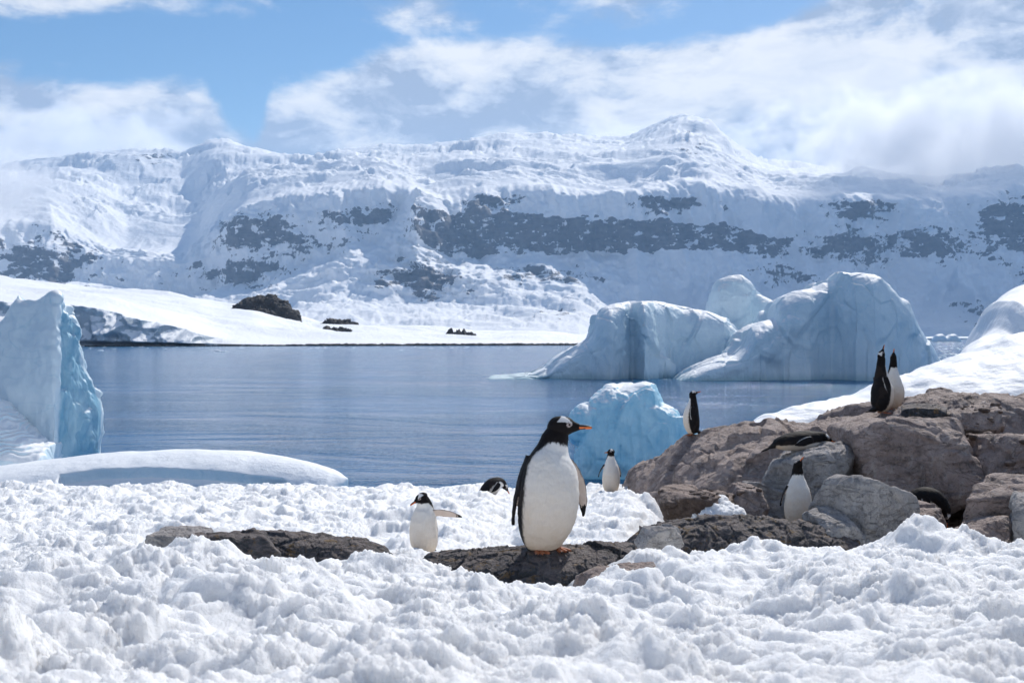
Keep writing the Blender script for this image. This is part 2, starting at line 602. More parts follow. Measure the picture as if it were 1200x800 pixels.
M['rock_far'] = mat_rock("bare_far_rock", [(0.03, 0.027, 0.026), (0.05, 0.045, 0.043), (0.075, 0.067, 0.062), (0.12, 0.11, 0.10)], 0.0, 0.0, 0.08)
M['dirt'] = mat_rock("guano_dirt", [(0.06, 0.042, 0.034), (0.11, 0.078, 0.062), (0.16, 0.118, 0.095), (0.22, 0.17, 0.14)], 0.2, 0.6, 2.6)
M['water'] = mat_water()
M['plumage'] = mat_vc("plumage", 0.7, 0.12, True)
M['horn'] = mat_vc("beak_and_skin", 0.4, 0.45, False)

# ------------------------------------------------------------------ sea
def build_water():
    ys = np.concatenate([np.linspace(-60, 200, 27), np.geomspace(230, 60000, 40)])
    xs = np.concatenate([-np.geomspace(60000, 150, 30), np.linspace(-120, 120, 25), np.geomspace(150, 60000, 30)])
    V = np.zeros((len(xs), len(ys), 3))
    V[..., 0] = xs[:, None]
    V[..., 1] = ys[None, :]
    me = mesh_np("sea", V, grid_faces(len(xs), len(ys)))
    tag(obj("sea", me, M['water']), "rippled blue bay water between the icebergs", kind='structure')


build_water()

# ------------------------------------------------------------------ far mountains
def build_mountains():
    us = np.linspace(-170, 1370, 960)
    nt = 330
    y_r = scurve([(-170, 190), (0, 196), (60, 190), (100, 182), (150, 172), (190, 176), (215, 180), (245, 167), (268, 168), (300, 181), (340, 188),
                  (366, 191), (400, 181), (450, 177), (520, 172), (600, 164), (650, 166), (700, 168), (735, 168), (752, 159), (772, 148), (790, 140),
                  (803, 139), (822, 146), (840, 158), (862, 176), (900, 196), (950, 205), (1100, 212), (1370, 215)], us, 5)
    y_w = scurve([(-170, 262), (0, 264), (60, 268), (110, 282), (150, 300), (230, 300), (255, 268), (290, 250), (340, 236), (400, 226), (440, 221),
                  (470, 227), (495, 238), (520, 238), (560, 230), (600, 224), (650, 226), (700, 231), (730, 228), (770, 222), (800, 219), (830, 221),
                  (860, 228), (900, 236), (1000, 236), (1100, 240), (1150, 232), (1200, 222), (1370, 225)], us, 8)
    y_t = scurve([(-170, 280), (0, 284), (110, 300), (230, 318), (260, 285), (340, 262), (440, 252), (490, 258), (520, 257), (560, 254), (600, 254),
                  (650, 262), (750, 266), (850, 271), (900, 286), (926, 290), (960, 268), (1050, 268), (1150, 262), (1370, 255)], us, 6)
    y_b = scurve([(-170, 330), (0, 336), (110, 336), (230, 350), (300, 338), (400, 300), (490, 290), (530, 308), (570, 311), (620, 305), (680, 302),
                  (750, 305), (800, 303), (850, 305), (900, 303), (926, 303), (960, 306), (1050, 305), (1150, 298), (1370, 300)], us, 6)
    y_f = scurve([(-170, 372), (200, 368), (330, 364), (400, 352), (450, 362), (520, 360), (600, 362), (700, 366), (760, 378), (900, 383), (1370, 384)], us, 14)
    D_s = np.full_like(us, 5900.0)
    D_s = curve([(-170, 4300), (680, 4300), (780, 6250), (1370, 6450)], us)
    D_f = curve([(-170, 5700), (680, 5700), (780, 6520), (1370, 6600)], us)
    D_b = curve([(-170, 6790), (60, 6790), (140, 7000), (240, 7040), (290, 6800), (430, 6760), (470, 6800), (520, 6760), (900, 6770), (1370, 6800)], us)
    D_t = D_b + 70
    D_w = D_t + curve([(-170, 110), (60, 120), (150, 420), (235, 420), (290, 110), (400, 85), (600, 80), (900, 90), (1370, 110)], us)
    D_p = D_w + 900
    D_r = np.full_like(us, 10300.0)
    zz = lambda y, D: (HOR - y) / F * D + EYE
    z_s = np.full_like(us, -3.0)
    z_p = zz(y_w, D_w) + 0.30 * (zz(y_r, D_r) - zz(y_w, D_w))
    D = np.stack([D_s - 300, D_s, D_f, D_b, D_t, D_w, D_p, D_r, D_r + 700, D_r + 2600])
    Z = np.stack([np.full_like(us, -60.0), z_s, zz(y_f, D_f), zz(y_b, D_b), zz(y_t, D_t), zz(y_w, D_w), z_p, zz(y_r, D_r), zz(y_r, D_r) - 120, zz(y_r, D_r) - 900])
    kt = np.array([0, 0.02, 0.16, 0.36, 0.50, 0.62, 0.80, 0.95, 0.975, 1.0])
    tt = np.linspace(0, 1, nt)
    Dg = np.zeros((len(us), nt))
    Zg = np.zeros_like(Dg)
    for i in range(len(us)):
        Dg[i] = np.interp(tt, kt, D[:, i])
        Zg[i] = np.interp(tt, kt, Z[:, i])
    # round the profile a little
    for _ in range(5):
        Dg[:, 1:-1] = (Dg[:, :-2] + 2 * Dg[:, 1:-1] + Dg[:, 2:]) / 4
        Zg[:, 1:-1] = (Zg[:, :-2] + 2 * Zg[:, 1:-1] + Zg[:, 2:]) / 4
    X = (us[:, None] - 600) / F * Dg
    P = np.stack([X, Dg, Zg], -1)
    ug = np.repeat(us[:, None], nt, 1)
    tg = np.repeat(tt[None], len(us), 0)
    # relief: spurs and gullies on the steep part, swells, ice falls and crevasse fields on the plateau
    steep = sstep(tg, 0.10, 0.30) * (1 - sstep(tg, 0.58, 0.66))
    plat = sstep(tg, 0.58, 0.70) * (1 - 0.7 * sstep(tg, 0.9, 0.955))
    q = P / 1000.0
    zq = q[..., 0] * 0
    spur = ridged(np.stack([q[..., 0] * 1.5 + 0.25 * q[..., 2], q[..., 1] * 0.5, q[..., 2] * 0.5], -1), 6, 3, 0.55)
    small = fbm(np.stack([q[..., 0] * 7, q[..., 1] * 7, q[..., 2] * 7], -1), 5, 11, 0.6)
    wq = np.stack([q[..., 0] + 0.18 * small, q[..., 1] + 0.18 * fbm(q * 2.1, 3, 15), zq], -1)
    broad = ridged(wq * np.array([0.75, 0.9, 0]), 4, 21, 0.42)
    hills = ridged(wq * np.array([1.6, 2.6, 0]), 4, 23, 0.55)
    crev = ridged(np.stack([q[..., 0] * 2.5 + 0.4 * small, q[..., 1] * 9.0, zq], -1), 3, 5)
    gate = sstep(fbm(q * np.array([0.9, 0.9, 0]) + 3.1, 3, 27), -0.15, 0.45)
    P[..., 1] -= steep * (spur * 170 + small * 30)
    P[..., 2] += steep * (small * 14 + 16 * spur)
    P[..., 2] += plat * ((broad - 0.3) * 95 + (hills - 0.3) * 22 * (0.2 + gate) + small * (4 + 13 * gate) + 11 * crev * gate)
    foot = sstep(tg, 0.02, 0.08) * (1 - sstep(tg, 0.16, 0.30))
    P[..., 2] += foot * ((ridged(wq * np.array([1.5, 1.7, 0]), 4, 31) - 0.2) * 30 + 18 * small) * curve([(-170, 1), (700, 1), (800, .4), (1370, .4)], us)[:, None]
    P[..., 2] += sstep(tg, 0.9, 0.95) * (1 - sstep(tg, 0.96, 1)) * (small * 12 + 12 * hills)
    # the pyramid-shaped buttress below the plateau's edge, pointing at the bay
    ax = (490 - 600) / F * 7000
    xr = P[..., 0] - ax - (7200 - P[..., 1]) * 0.10
    hb = np.clip(1 - np.abs(xr) / (120 + 430 * np.clip((P[..., 2] * -1 + 800) / 700, 0, 1)), 0, 1)
    P[..., 1] -= steep * hb * (420 + 90 * small + 60 * spur)
    # summit massif: a steep pyramid with a dark left face in front of the highest point
    for (u0, y0, D0, wl, wr, fwd, hgt) in ((803, 141, 9300, 300, 230, 760, 1.0), (250, 170, 9400, 260, 330, 420, 0.5), (150, 176, 9600, 260, 240, 400, 0.55), (1010, 208, 9300, 400, 400, 500, 0.8)):
        x0 = (u0 - 600) / F * D0
        dx = (P[..., 0] - x0 - (D0 - P[..., 1]) * 0.22)
        dxn = np.where(dx < 0, -dx / wl, dx / wr)
        dyn = np.where(P[..., 1] < D0, (D0 - P[..., 1]) / fwd, (P[..., 1] - D0) / 1400)
        r = np.clip(1 - np.hypot(dxn * 0.9, dyn * 0.8) - 0.12 * np.abs(dxn - 0.3) + 0.10 * small, 0, 1)
        top = zz(y0, D0)
        P[..., 2] = np.where(r > 0, np.maximum(P[..., 2], P[..., 2] + (top - P[..., 2]) * hgt * (r ** 0.95)), P[..., 2])
    # where bare rock shows
    ypix = HOR - (P[..., 2] - EYE) / P[..., 1] * F
    upix = P[..., 0] / P[..., 1] * F + 600
    rock = np.zeros_like(ypix)

    Nm = grid_normals(P)
    Nm = np.where(Nm[..., 2:3] < 0, -Nm, Nm)
    slope = 1 - Nm[..., 2]
    wob = fbm(np.stack([upix / 38.0, ypix / 16.0, zq], -1), 4, 33, 0.6)
    wob2 = fbm(np.stack([upix / 14.0 + ypix / 30.0, ypix / 6.0, zq], -1), 4, 35, 0.6)

    def patch(x0, x1, y0, y1, a=1.0, soft=0.7):
        cx, cy, rx, ry = (x0 + x1) / 2, (y0 + y1) / 2, (x1 - x0) / 2, (y1 - y0) / 2
        d = np.hypot((upix - cx) / rx, (ypix - cy) / ry) + 0.55 * wob + 0.25 * wob2
        return a * (1 - sstep(d, 1 - soft, 1 + soft))
    # the long cliff band follows the cliff rows, with a ragged lower and a stepped upper edge
    tw = tg + 0.020 * wob + 0.012 * wob2
    band = sstep(tw, 0.350, 0.372) * (1 - sstep(tw, 0.486, 0.504))
    sel = curve([(-170, .15), (60, .30), (250, .30), (330, .42), (430, .40), (495, .35), (507, .72), (530, .76), (905, .74), (930, .15), (950, .30), (1140, .38), (1370, .5)], us)[:, None]
    rock = np.maximum(rock, band * (sel + 0.16 * wob2 - 0.10 * np.clip(spur, 0, 1)))
    for a in ((535, 610, 226, 252, .60), (735, 835, 230, 252, .60), (245, 350, 250, 294, .62), (380, 475, 240, 266, .60), (-20, 122, 276, 342, .64), (232, 340, 300, 342, .60),
              (440, 545, 300, 354, .60), (450, 535, 312, 346, .74), (970, 1050, 230, 260, .66), (935, 1055, 264, 312, .60), (1045, 1155, 264, 306, .60), (1145, 1260, 222, 310, .70),
              (320, 400, 280, 300, .5), (545, 720, 310, 334, .50), (150, 215, 174, 196, .5), (770, 835, 148, 182, .45), (1115, 1205, 352, 388, .5), (600, 700, 355, 380, .45), (860, 960, 310, 340, .45)):
        rock = np.maximum(rock, patch(*a))
    rock = rock + 0.08 * small + 0.22 * (np.clip(slope, 0, 1) - 0.45) * (rock > 0.15)
    me = mesh_np("mountain_range", P, grid_faces(len(us), nt))
    attr(me, 'rock', rock.ravel())
    tag(obj("mountain_range", me, M['mountain']), "snow covered mountain range with a dark cliff band across the bay", kind='structure')


build_mountains()

# ------------------------------------------------------------------ air
def build_haze():
    m, t, out = material("haze_air")
    v = t.new('ShaderNodeVolumePrincipled', {'Color': (0.44, 0.69, 1.0, 1), 'Density': 4.2e-5, 'Anisotropy': 0.15})
    t.l.new(v.outputs[0], out.inputs['Volume'])
    x0, x1, y0, y1, z0, z1 = -15000, 15000, -900, 14500, -62, 2300
    V = np.array([(x, y, z) for x in (x0, x1) for y in (y0, y1) for z in (z0, z1)], float)
    me = mesh_np("haze", V, [(0, 1, 3, 2), (4, 6, 7, 5), (0, 4, 5, 1), (2, 3, 7, 6), (0, 2, 6, 4), (1, 5, 7, 3)], False)
    tag(obj("haze", me, m), "thin bluish air over the bay and in front of the mountains", kind='stuff')


build_haze()

# ------------------------------------------------------------------ clouds lying on the mountains
def build_cloud(label, u0, u1, ytop, ybot, Y, dy, dens, seed, scale=1.0, thr=0.47):
    """a real bank of cloud: an ellipsoid of air whose density comes from noise and thins out towards its skin"""
    a, b = at(u0, ybot, Y), at(u1, ytop, Y)
    c = (a + b) / 2
    r = np.array([(b[0] - a[0]) / 2, dy, (b[2] - a[2]) / 2])
    th = np.linspace(0.01, math.pi - 0.01, 24)[:, None]
    ph = np.linspace(0, 2 * math.pi, 40, endpoint=False)[None]
    V = np.stack([np.sin(th) * np.cos(ph), np.sin(th) * np.sin(ph), np.cos(th) + 0 * ph], -1)
    fs = [tuple(int(x) for x in q) for q in grid_faces(24, 40, True)] + [tuple(range(40))[::-1], tuple(23 * 40 + j for j in range(40))]
    m, t, out = material("cloud_vapour")
    co = t.new('ShaderNodeTexCoord').outputs['Object']
    rad = t.new('ShaderNodeVectorMath', {0: co}, operation='LENGTH').outputs['Value']
    wv = t.new('ShaderNodeMapping', {'Vector': co})
    wv.inputs['Scale'].default_value = tuple(r / 1000.0)
    wv.inputs['Location'].default_value = (seed * 3.7, seed * 1.3, 0)
    n = t.noise(wv.outputs[0], 1.5 * scale, 5.0, 0.6, 0.3)
    fall = t.math('MULTIPLY', t.math('SUBTRACT', thr, rad), 1.5)
    d = t.maprange(t.math('ADD', t.math('MULTIPLY', t.math('SUBTRACT', n, 0.5), 3.4), fall), 0.0, 0.7, 0.0, 1.0, True)
    d = t.math('MULTIPLY', d, t.maprange(rad, 0.8, 1.0, 1.0, 0.0, True))
    v = t.new('ShaderNodeVolumePrincipled', {'Color': (0.985, 0.99, 1.0, 1), 'Density': t.math('MULTIPLY', d, dens), 'Anisotropy': 0.35})
    t.l.new(v.outputs[0], out.inputs['Volume'])
    me = mesh_np("cloud", V, fs)
    o = obj("cloud", me, m)
    o.location = c
    o.scale = r
    return tag(o, label, kind='stuff')


build_cloud("thick cloud bank hiding the ridge at the right", 800, 1560, 70, 275, 7650, 850, 0.0046, 1, 2.0, 0.80)
build_cloud("pale cloud tongue lying over the slope at the far left", -230, 130, 172, 292, 6650, 330, 0.0090, 2, 1.6, 0.80)
build_cloud("cloud wisps streaming off the summit", 540, 1000, 112, 215, 10400, 800, 0.0024, 3, 1.6, 0.52)
build_cloud("cloud rolling over the ridge at the upper left", -120, 350, 100, 225, 10900, 800, 0.0034, 4, 1.5, 0.58)

# ------------------------------------------------------------------ left headland with its ice cliff and rock outcrops
def build_headland():
    us = np.linspace(-150, 720, 640)
    nt = 150
    top = scurve([(-150, 312), (0, 327), (60, 336), (130, 345), (200, 351), (250, 358), (300, 362), (350, 374), (400, 383), (440, 388), (520, 391), (600, 393), (660, 396), (720, 399)], us, 10)
    brk = curve([(-150, 345), (0, 352), (60, 354), (90, 356), (130, 362), (160, 371), (200, 379), (235, 388), (262, 396), (330, 401), (720, 402.2)], us)
    brk = np.convolve(np.pad(brk, 12, mode='edge'), np.ones(25) / 25, 'valid')   # upper edge of the ice cliff
    Dsh = curve([(-150, 560), (250, 640), (720, 720)], us)
    zz = lambda y, D: (HOR - y) / F * D + EYE
    cl = sstep(us, -200, -150) * (1 - sstep(us, 190, 330))
    Dk = Dsh + 6 + 10 * (1 - cl)
    Dr = Dsh + curve([(-150, 420), (300, 420), (400, 420), (720, 260)], us)
    zb = np.maximum(zz(brk, Dk), 0.8)
    zr = np.maximum(zz(top, Dr), zb + 0.5)
    zm = zb + 0.62 * (zr - zb)
    D = np.stack([Dsh - 3, Dsh, Dk, Dk + 8, Dk * 0.55 + Dr * 0.45, Dr, Dr + 120, Dr + 500])
    Z = np.stack([np.full_like(us, -3.0), np.full_like(us, 0.7), zb - 0.6, zb + 0.4, zm, zr, zr - 8, zr * 0 - 5])
    kt = np.array([0, 0.04, 0.34, 0.38, 0.68, 0.90, 0.95, 1.0])
    tt = np.linspace(0, 1, nt)
    Dg = np.stack([np.interp(tt, kt, D[:, i]) for i in range(len(us))])
    Zg = np.stack([np.interp(tt, kt, Z[:, i]) for i in range(len(us))])
    Zg[:, 60:-4] = (Zg[:, 58:-6] + Zg[:, 59:-5] + Zg[:, 60:-4] + Zg[:, 61:-3] + Zg[:, 62:-2]) / 5
    P = np.stack([(us[:, None] - 600) / F * Dg, Dg, Zg], -1)
    cliff = (sstep(tt, 0.04, 0.08) * (1 - sstep(tt, 0.34, 0.39)))[None] * cl[:, None]
    q = P / 100.0
    P[..., 1] -= cliff * (11 * ridged(np.stack([q[..., 0] * 3.4, q[..., 2] * 0 + q[..., 1] * 0.3, q[..., 2] * 3], -1), 4, 41) + 16 * facets(np.stack([q[..., 0] * 4, q[..., 1] * 0.5, q[..., 2] * 4], -1), 43))
    sn = (sstep(tt, 0.38, 0.5) * (1 - sstep(tt, 0.9, 0.95)))[None]
    P[..., 2] += sn * (6.0 * fbm(q * np.array([0.8, 1.0, 0]), 4, 47) + 2.2 * ridged(q * np.array([0.5, 1.6, 0]) + 2.2, 3, 48))
    me = mesh_np("headland", P, grid_faces(len(us), nt))
    tag(obj("headland", me, M['berg_headland']), "snow covered headland ending in a blue ice cliff", kind='structure')


M['berg_headland'] = mat_ice("headland_snow_and_ice", (0.30, 0.37, 0.43, 1), (0.50, 0.58, 0.64, 1), 0.5, (0.20, 0.22, 0.24, 1), 2.2, 0.07, 0.30, 0.62)
build_headland()


# ------------------------------------------------------------------ lofted bodies: bergs, floes, ledges
def loft(name_seed, top_pts, Y0, w, zb, n=300, m=150, ef=0.55, eb=0.9, yshift=None, soft=4, endw=12, wb=None):
    """A body whose skyline is top_pts (pixels, seen at its own distance), depth 2*w metres, standing at z = zb."""
    xs = np.linspace(top_pts[0][0], top_pts[-1][0], n)
    wv = np.full(n, w, float) if np.isscalar(w) else curve(w, xs)
    endf = np.sqrt(np.clip(np.minimum((xs - xs[0]), (xs[-1] - xs)) / endw, 0, 1))
    wv = wv * np.maximum(endf, 0.02)
    ys = (curve(yshift, xs) if yshift else 0 * xs)
    Yc = Y0 + (w if np.isscalar(w) else curve(w, xs)) + ys
    topy = scurve(top_pts, xs, soft)
    zt = np.maximum((HOR - topy) / F * Yc + EYE, zb + 0.02)
    X = (xs - 600) / F * Yc
    a = np.linspace(0, math.pi, m)
    cy, sz = -np.cos(a), np.sin(a)
    e = np.where(cy < 0, ef, eb)
    yy = np.sign(cy) * np.abs(cy) ** 1.0
    P = np.zeros((n, m, 3))
    P[..., 0] = X[:, None]
    wback = wv if wb is None else (wb if np.isscalar(wb) else curve(wb, xs)) * np.maximum(endf, 0.02)
    P[..., 1] = Yc[:, None] + np.where(yy[None] < 0, wv[:, None], wback[:, None]) * yy[None]
    P[..., 2] = zb + (zt - zb)[:, None] * (np.clip(sz, 0, 1)[None] ** e[None])
    return P


def body_mesh(name, P, disp, mat, flat_keep=None):
    n, m = P.shape[:2]
    N = grid_normals(P)
    if N[n // 2, m // 2, 2] < 0:
        N = -N
    P = P + N * disp(P, N)[..., None]
    f = grid_faces(n, m, flip=False)
    me = mesh_np(name, P, f)
    # orient outwards
    k = (n // 2) * m + m // 2
    if me.vertices[k].normal.z < 0:
        me.flip_normals()
    return me


def big_berg_disp(s, amp, seed, flute=0.5, scal=1.0):
    def d(P, N):
        q = P / s
        st = 1 - np.clip(N[..., 2], 0, 1)
        fl = ridged(np.stack([q[..., 0] * 1.6, q[..., 1] * 1.6, q[..., 2] * 0.28], -1), 4, seed)
        wq = q + 0.10 * np.stack([perlin(q * 1.7, seed + 1), perlin(q * 1.7 + 5, seed + 2), perlin(q * 1.7 + 9, seed + 3)], -1)
        fc = facets(wq * np.array([0.8, 0.8, 0.6]), seed + 5, 0.05)
        fc2 = facets(wq * np.array([2.3, 2.3, 1.6]) + 3.3, seed + 6, 0.06)
        lo = fbm(q * 0.55, 3, seed + 9)
        hi = fbm(q * 5.0, 4, seed + 10, 0.55)
        return amp * ((0.15 * lo + 0.95 * scal * fc + 0.40 * scal * fc2 + 0.09 * hi) * (0.30 + 0.70 * st) + flute * st * 0.13 * fl)
    return d


def build_bergs():
    # the low-tongued berg left of the pair
    P = loft(1, [(566, 443), (578, 440.5), (625, 437.5), (640, 430), (652, 419), (672, 407), (690, 397), (697, 388), (700, 372), (708, 361), (722, 355), (745, 352), (768, 352),
                 (790, 356), (815, 362), (840, 372), (858, 378), (872, 392), (882, 415), (890, 443)],
             136, [(566, 3), (640, 4.5), (720, 4), (800, 4), (890, 3)], -0.8, 460, 220, 0.34, 0.9, [(566, 0), (690, 0), (712, -1.6), (728, 0.2), (737, 2.2), (744, 1.0), (751, -0.8), (758, 0.6), (766, 3.4), (800, 7), (890, 10)], 2, wb=15)
    me = body_mesh("iceberg", P, big_berg_disp(7.0, 1.9, 51), M['berg_far'])
    tag(obj("iceberg", me, M['berg_far']), "large pale iceberg with a long low tongue pointing left", 'iceberg', 'icebergs in the bay')
    # the rounded block behind
    P = loft(2, [(826, 400), (829, 372), (831, 350), (834, 338), (842, 328), (855, 323), (868, 322), (878, 330), (884, 340), (896, 347), (905, 352), (912, 362), (925, 400)],
             152, 3.5, -0.8, 260, 160, 0.45, 0.9, None, 1.5, wb=9)
    me = body_mesh("iceberg", P, big_berg_disp(6.0, 1.2, 61), M['berg_far'])
    tag(obj("iceberg", me, M['berg_far']), "rounded hump of iceberg rising behind between the two large bergs", 'iceberg', 'icebergs in the bay')
    # the tallest berg
    P = loft(3, [(796, 446), (803, 440), (818, 430), (838, 421), (858, 415), (868, 403), (876, 385), (890, 376), (903, 373), (905, 358), (914, 347), (930, 341), (950, 338), (962, 330), (972, 329),
                 (978, 324), (985, 318), (1005, 317), (1025, 320), (1040, 332), (1050, 344), (1058, 349), (1060, 366), (1070, 380), (1080, 396), (1090, 412), (1094, 425), (1096, 446)],
             130, [(796, 3), (860, 5), (905, 5), (960, 4), (1040, 4.5), (1096, 3)], -0.8, 520, 240, 0.30, 0.9, [(796, 0), (868, 0.5), (890, 1.5), (905, 3.0), (940, 3.2), (964, 4.8), (975, 3.4), (990, 1.0), (1012, 0.2), (1056, 2.0), (1075, 5), (1096, 9)], 1.5, wb=15)
    me = body_mesh("iceberg", P, big_berg_disp(8.0, 1.8, 71, 0.35), M['berg_far'])
    tag(obj("iceberg", me, M['berg_far']), "tallest blue grey iceberg with a square topped tower behind the calling penguins", 'iceberg', 'icebergs in the bay')
    # snow cornice on its shoulder: low lump at its right foot
    P = loft(4, [(1074, 446), (1078, 418), (1084, 410), (1092, 414), (1098, 424), (1103, 446)], 150, 4, -0.5, 90, 60, 0.6, 0.9, None, 2, 5)
    me = body_mesh("iceberg", P, big_berg_disp(3.5, 0.6, 81), M['berg_far'])
    tag(obj("iceberg", me, M['berg_far']), "small iceberg stump at the right foot of the tallest iceberg", 'iceberg', 'icebergs in the bay')
    # far ones in the gap
    P = loft(5, [(1091, 399), (1096, 392), (1103, 391), (1107, 395), (1112, 391.5), (1118, 391), (1126, 399)], 1250, 9, -1, 80, 50, 0.6, 0.9, None, 1, 4)
    me = body_mesh("iceberg", P, big_berg_disp(16, 2.2, 83), M['berg_far'])
    tag(obj("iceberg", me, M['berg_far']), "tiny far iceberg floating before the low shelf in the gap", 'iceberg', 'icebergs in the bay')
    P = loft(6, [(1146, 400), (1147, 374), (1151, 373), (1156, 376), (1162, 378), (1172, 390), (1178, 400)], 700, 9, -1, 80, 60, 0.35, 0.9, None, 1, 3)
    me = body_mesh("iceberg", P, big_berg_disp(9, 2.0, 85), M['berg_left'])
    tag(obj("iceberg", me, M['berg_left']), "far dark blue slab of ice beside the snow mound", 'iceberg', 'icebergs in the bay')
    # low snow shelf closing the bay in the gap
    P = loft(7, [(1040, 400), (1060, 395.2), (1080, 394.6), (1150, 394.4), (1200, 394.4), (1300, 394.4)], 2300, 90, -1, 160, 50, 0.2, 0.8, None, 4)
    me = body_mesh("shore_shelf", P, big_berg_disp(40, 2.0, 87), M['berg_far'])
    tag(obj("shore_shelf", me, M['berg_headland']), "low snow shelf on the far shore", kind='structure')

    # left berg: creased corner towards the camera, right face falling back
    P = loft(8, [(-210, 352), (-150, 338), (-70, 350), (-20, 374), (0, 374), (12, 358), (22, 345), (27, 349), (40, 349.5), (68, 345.5), (72, 356), (76, 366), (82, 372), (88, 390), (93, 402), (97, 420), (104, 440),
                 (112, 458), (120, 482), (125, 500), (123, 520), (117, 545)],
             43.5, [(-210, 0.9), (-40, 0.8), (60, 0.45), (80, 0.5), (125, 0.6)], -0.8, 460, 240, 0.42, 0.8, [(-210, 3.0), (-60, 1.0), (40, 0.0), (69, -0.4), (125, 1.5)], 0.8, 5, wb=[(-210, 5), (40, 3.5), (75, 1.6), (100, 0.8), (125, 0.25)])

    def dl(P, N):
        q = P
        right = sstep(P[..., 0] / P[..., 1] * F + 600, 67, 74)
        fc = facets(q * np.array([0.75, 0.75, 0.55]), 91)
        fc2 = facets(q * np.array([2.2, 2.2, 1.7]), 92)
        fl = ridged(np.stack([q[..., 0] * 2.3, q[..., 1] * 2.3, q[..., 2] * 0.5], -1), 4, 93)
        hi = fbm(q * 4.0, 4, 94, 0.55)
        return right * (0.42 * fc + 0.16 * fc2 + 0.05 * fl + 0.03 * hi) + (1 - right) * (0.28 * fbm(q * 0.45, 4, 95) + 0.14 * facets(q * 0.5, 98) + 0.07 * fbm(q * np.array([0.6, 0.6, 1.8]), 3, 96) + 0.015 * hi)
    ux = P[..., 0] / P[..., 1] * F + 600
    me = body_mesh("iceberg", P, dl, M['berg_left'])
    attr(me, 'clear', (sstep(ux + 3 * fbm(P * 1.3, 3, 90), 68, 73) * (1 - sstep(np.arange(P.shape[1])[None] / P.shape[1], 0.47, 0.52))).ravel())  # right face painted darker blue: its shade is in the colour
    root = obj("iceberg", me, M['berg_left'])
    tag(root, "near iceberg at the left with a sharp upright corner and ribbed foot", 'iceberg', 'icebergs in the bay')
    P = loft(9, [(-210, 455), (-60, 462), (0, 468), (14, 484), (32, 502), (50, 515), (64, 520), (66, 527), (66.5, 552)], 40.5, 2.2, -0.6, 260, 190, 1.15, 0.6, [(-210, 0), (0, 0), (66, 0.3)], 1.5, 2.5)

    def dr(P, N):
        q = P
        wv = np.sin(q[..., 2] * 15 + 1.6 * fbm(q * np.array([0.5, 0.5, 0.9]), 3, 97) * 4 + q[..., 0] * 0.9)
        amp = sstep(q[..., 2], 0.15, 0.6) * (1 - sstep(q[..., 2], 2.0, 2.7))
        return amp * 0.065 * np.abs(wv) + 0.05 * fbm(q * 1.4, 3, 99)
    me = body_mesh("ledge", P, dr, M['floe'])
    o = obj("ledge", me, M['floe'], root)
    o['label'] = "ribbed sloping ice foot of the iceberg"

    # dome shaped floe at the near edge
    P = loft(10, [(-180, 560), (-100, 556), (0, 546), (60, 538), (120, 531), (180, 528), (240, 527), (290, 529), (330, 535), (365, 542), (390, 550), (402, 556), (408, 562)],
             36.8, [(-180, 2.2), (100, 2.8), (300, 2.4), (408, 1.0)], -0.35, 360, 160, 1.15, 1.0, None, 6, 20)

    def df(P, N):
        q = P
        u = P[..., 0] / P[..., 1] * F + 600
        ypx = HOR - (P[..., 2] - EYE) / P[..., 1] * F
        l1 = curve([(-200, 575), (64, 573), (70, 556), (110, 551), (170, 548), (240, 551), (330, 560), (350, 575), (460, 580)], u)
        l2 = curve([(-200, 580), (66, 580), (75, 566), (120, 560), (190, 566), (230, 580), (460, 580)], u)
        return -0.34 * sstep(ypx, l1 - 0.7, l1 + 1.6) * (1 - 0.6 * sstep(ypx, l1 + 8, l1 + 18)) - 0.20 * sstep(ypx, l2 - 0.6, l2 + 1.2) + 0.04 * fbm(q * 0.8, 3, 101) + 0.007 * fbm(q * 8, 3, 102)
    me = body_mesh("ice_floe", P, df, M['floe'])
    tag(obj("ice_floe", me, M['floe']), "low dome shaped ice floe lying along the snow bank at the left", 'ice floe')

    # blue fluted berg with an overhanging lobe, one continuous body
    Pm = loft(11, [(672, 566), (677, 545), (681, 520), (683, 495), (687, 475), (697, 462), (711, 450), (718, 447.5), (720, 449), (740, 449), (755, 446.5), (765, 450), (777, 461), (786, 474), (791, 480),
                   (794, 489), (800, 496), (806, 503), (815, 520), (824, 540), (830, 570)],
              40.0, [(672, 0.9), (720, 1.7), (780, 1.5), (830, 0.8)], -0.7, 110, 70, 0.5, 0.8, [(672, 0.2), (715, 0), (760, 0.1), (830, 0.8)], 2, 10)
    n, m = Pm.shape[:2]
    f = [tuple(q) for q in grid_faces(n, m)]
    f.append(tuple(range(0, n * m, m)))                     # floor edge loops are closed by the voxel union
    V = Pm.reshape(-1, 3)
    # close: bottom strip between first and last row and both ends
    bot = [(i * m, (i + 1) * m, (i + 1) * m + m - 1, i * m + m - 1) for i in range(n - 1)]
    ends = [tuple(range(m)), tuple((n - 1) * m + j for j in range(m))]
    shell = (V, [tuple(int(x) for x in q) for q in grid_faces(n, m)] + bot + ends)

    def ell(c, r, n=24, m=36):
        th = np.linspace(0.001, math.pi - 0.001, n)[:, None]
        ph = np.linspace(0, 2 * math.pi, m, endpoint=False)[None]
        P = np.stack([c[0] + r[0] * np.sin(th) * np.cos(ph), c[1] + r[1] * np.sin(th) * np.sin(ph), c[2] + r[2] * np.cos(th) + 0 * ph], -1)
        fs = [tuple(int(x) for x in q) for q in grid_faces(n, m, True)] + [tuple(range(m)), tuple((n - 1) * m + j for j in range(m))]
        return P.reshape(-1, 3), fs
    lobe = ell(at(686, 496, 41.2), (0.55, 0.9, 0.78))
    lobe2 = ell(at(679, 508, 41.2), (0.34, 0.6, 0.40))
    V, N, faces = remesh([shell, lobe, lobe2], 0.045, 4)
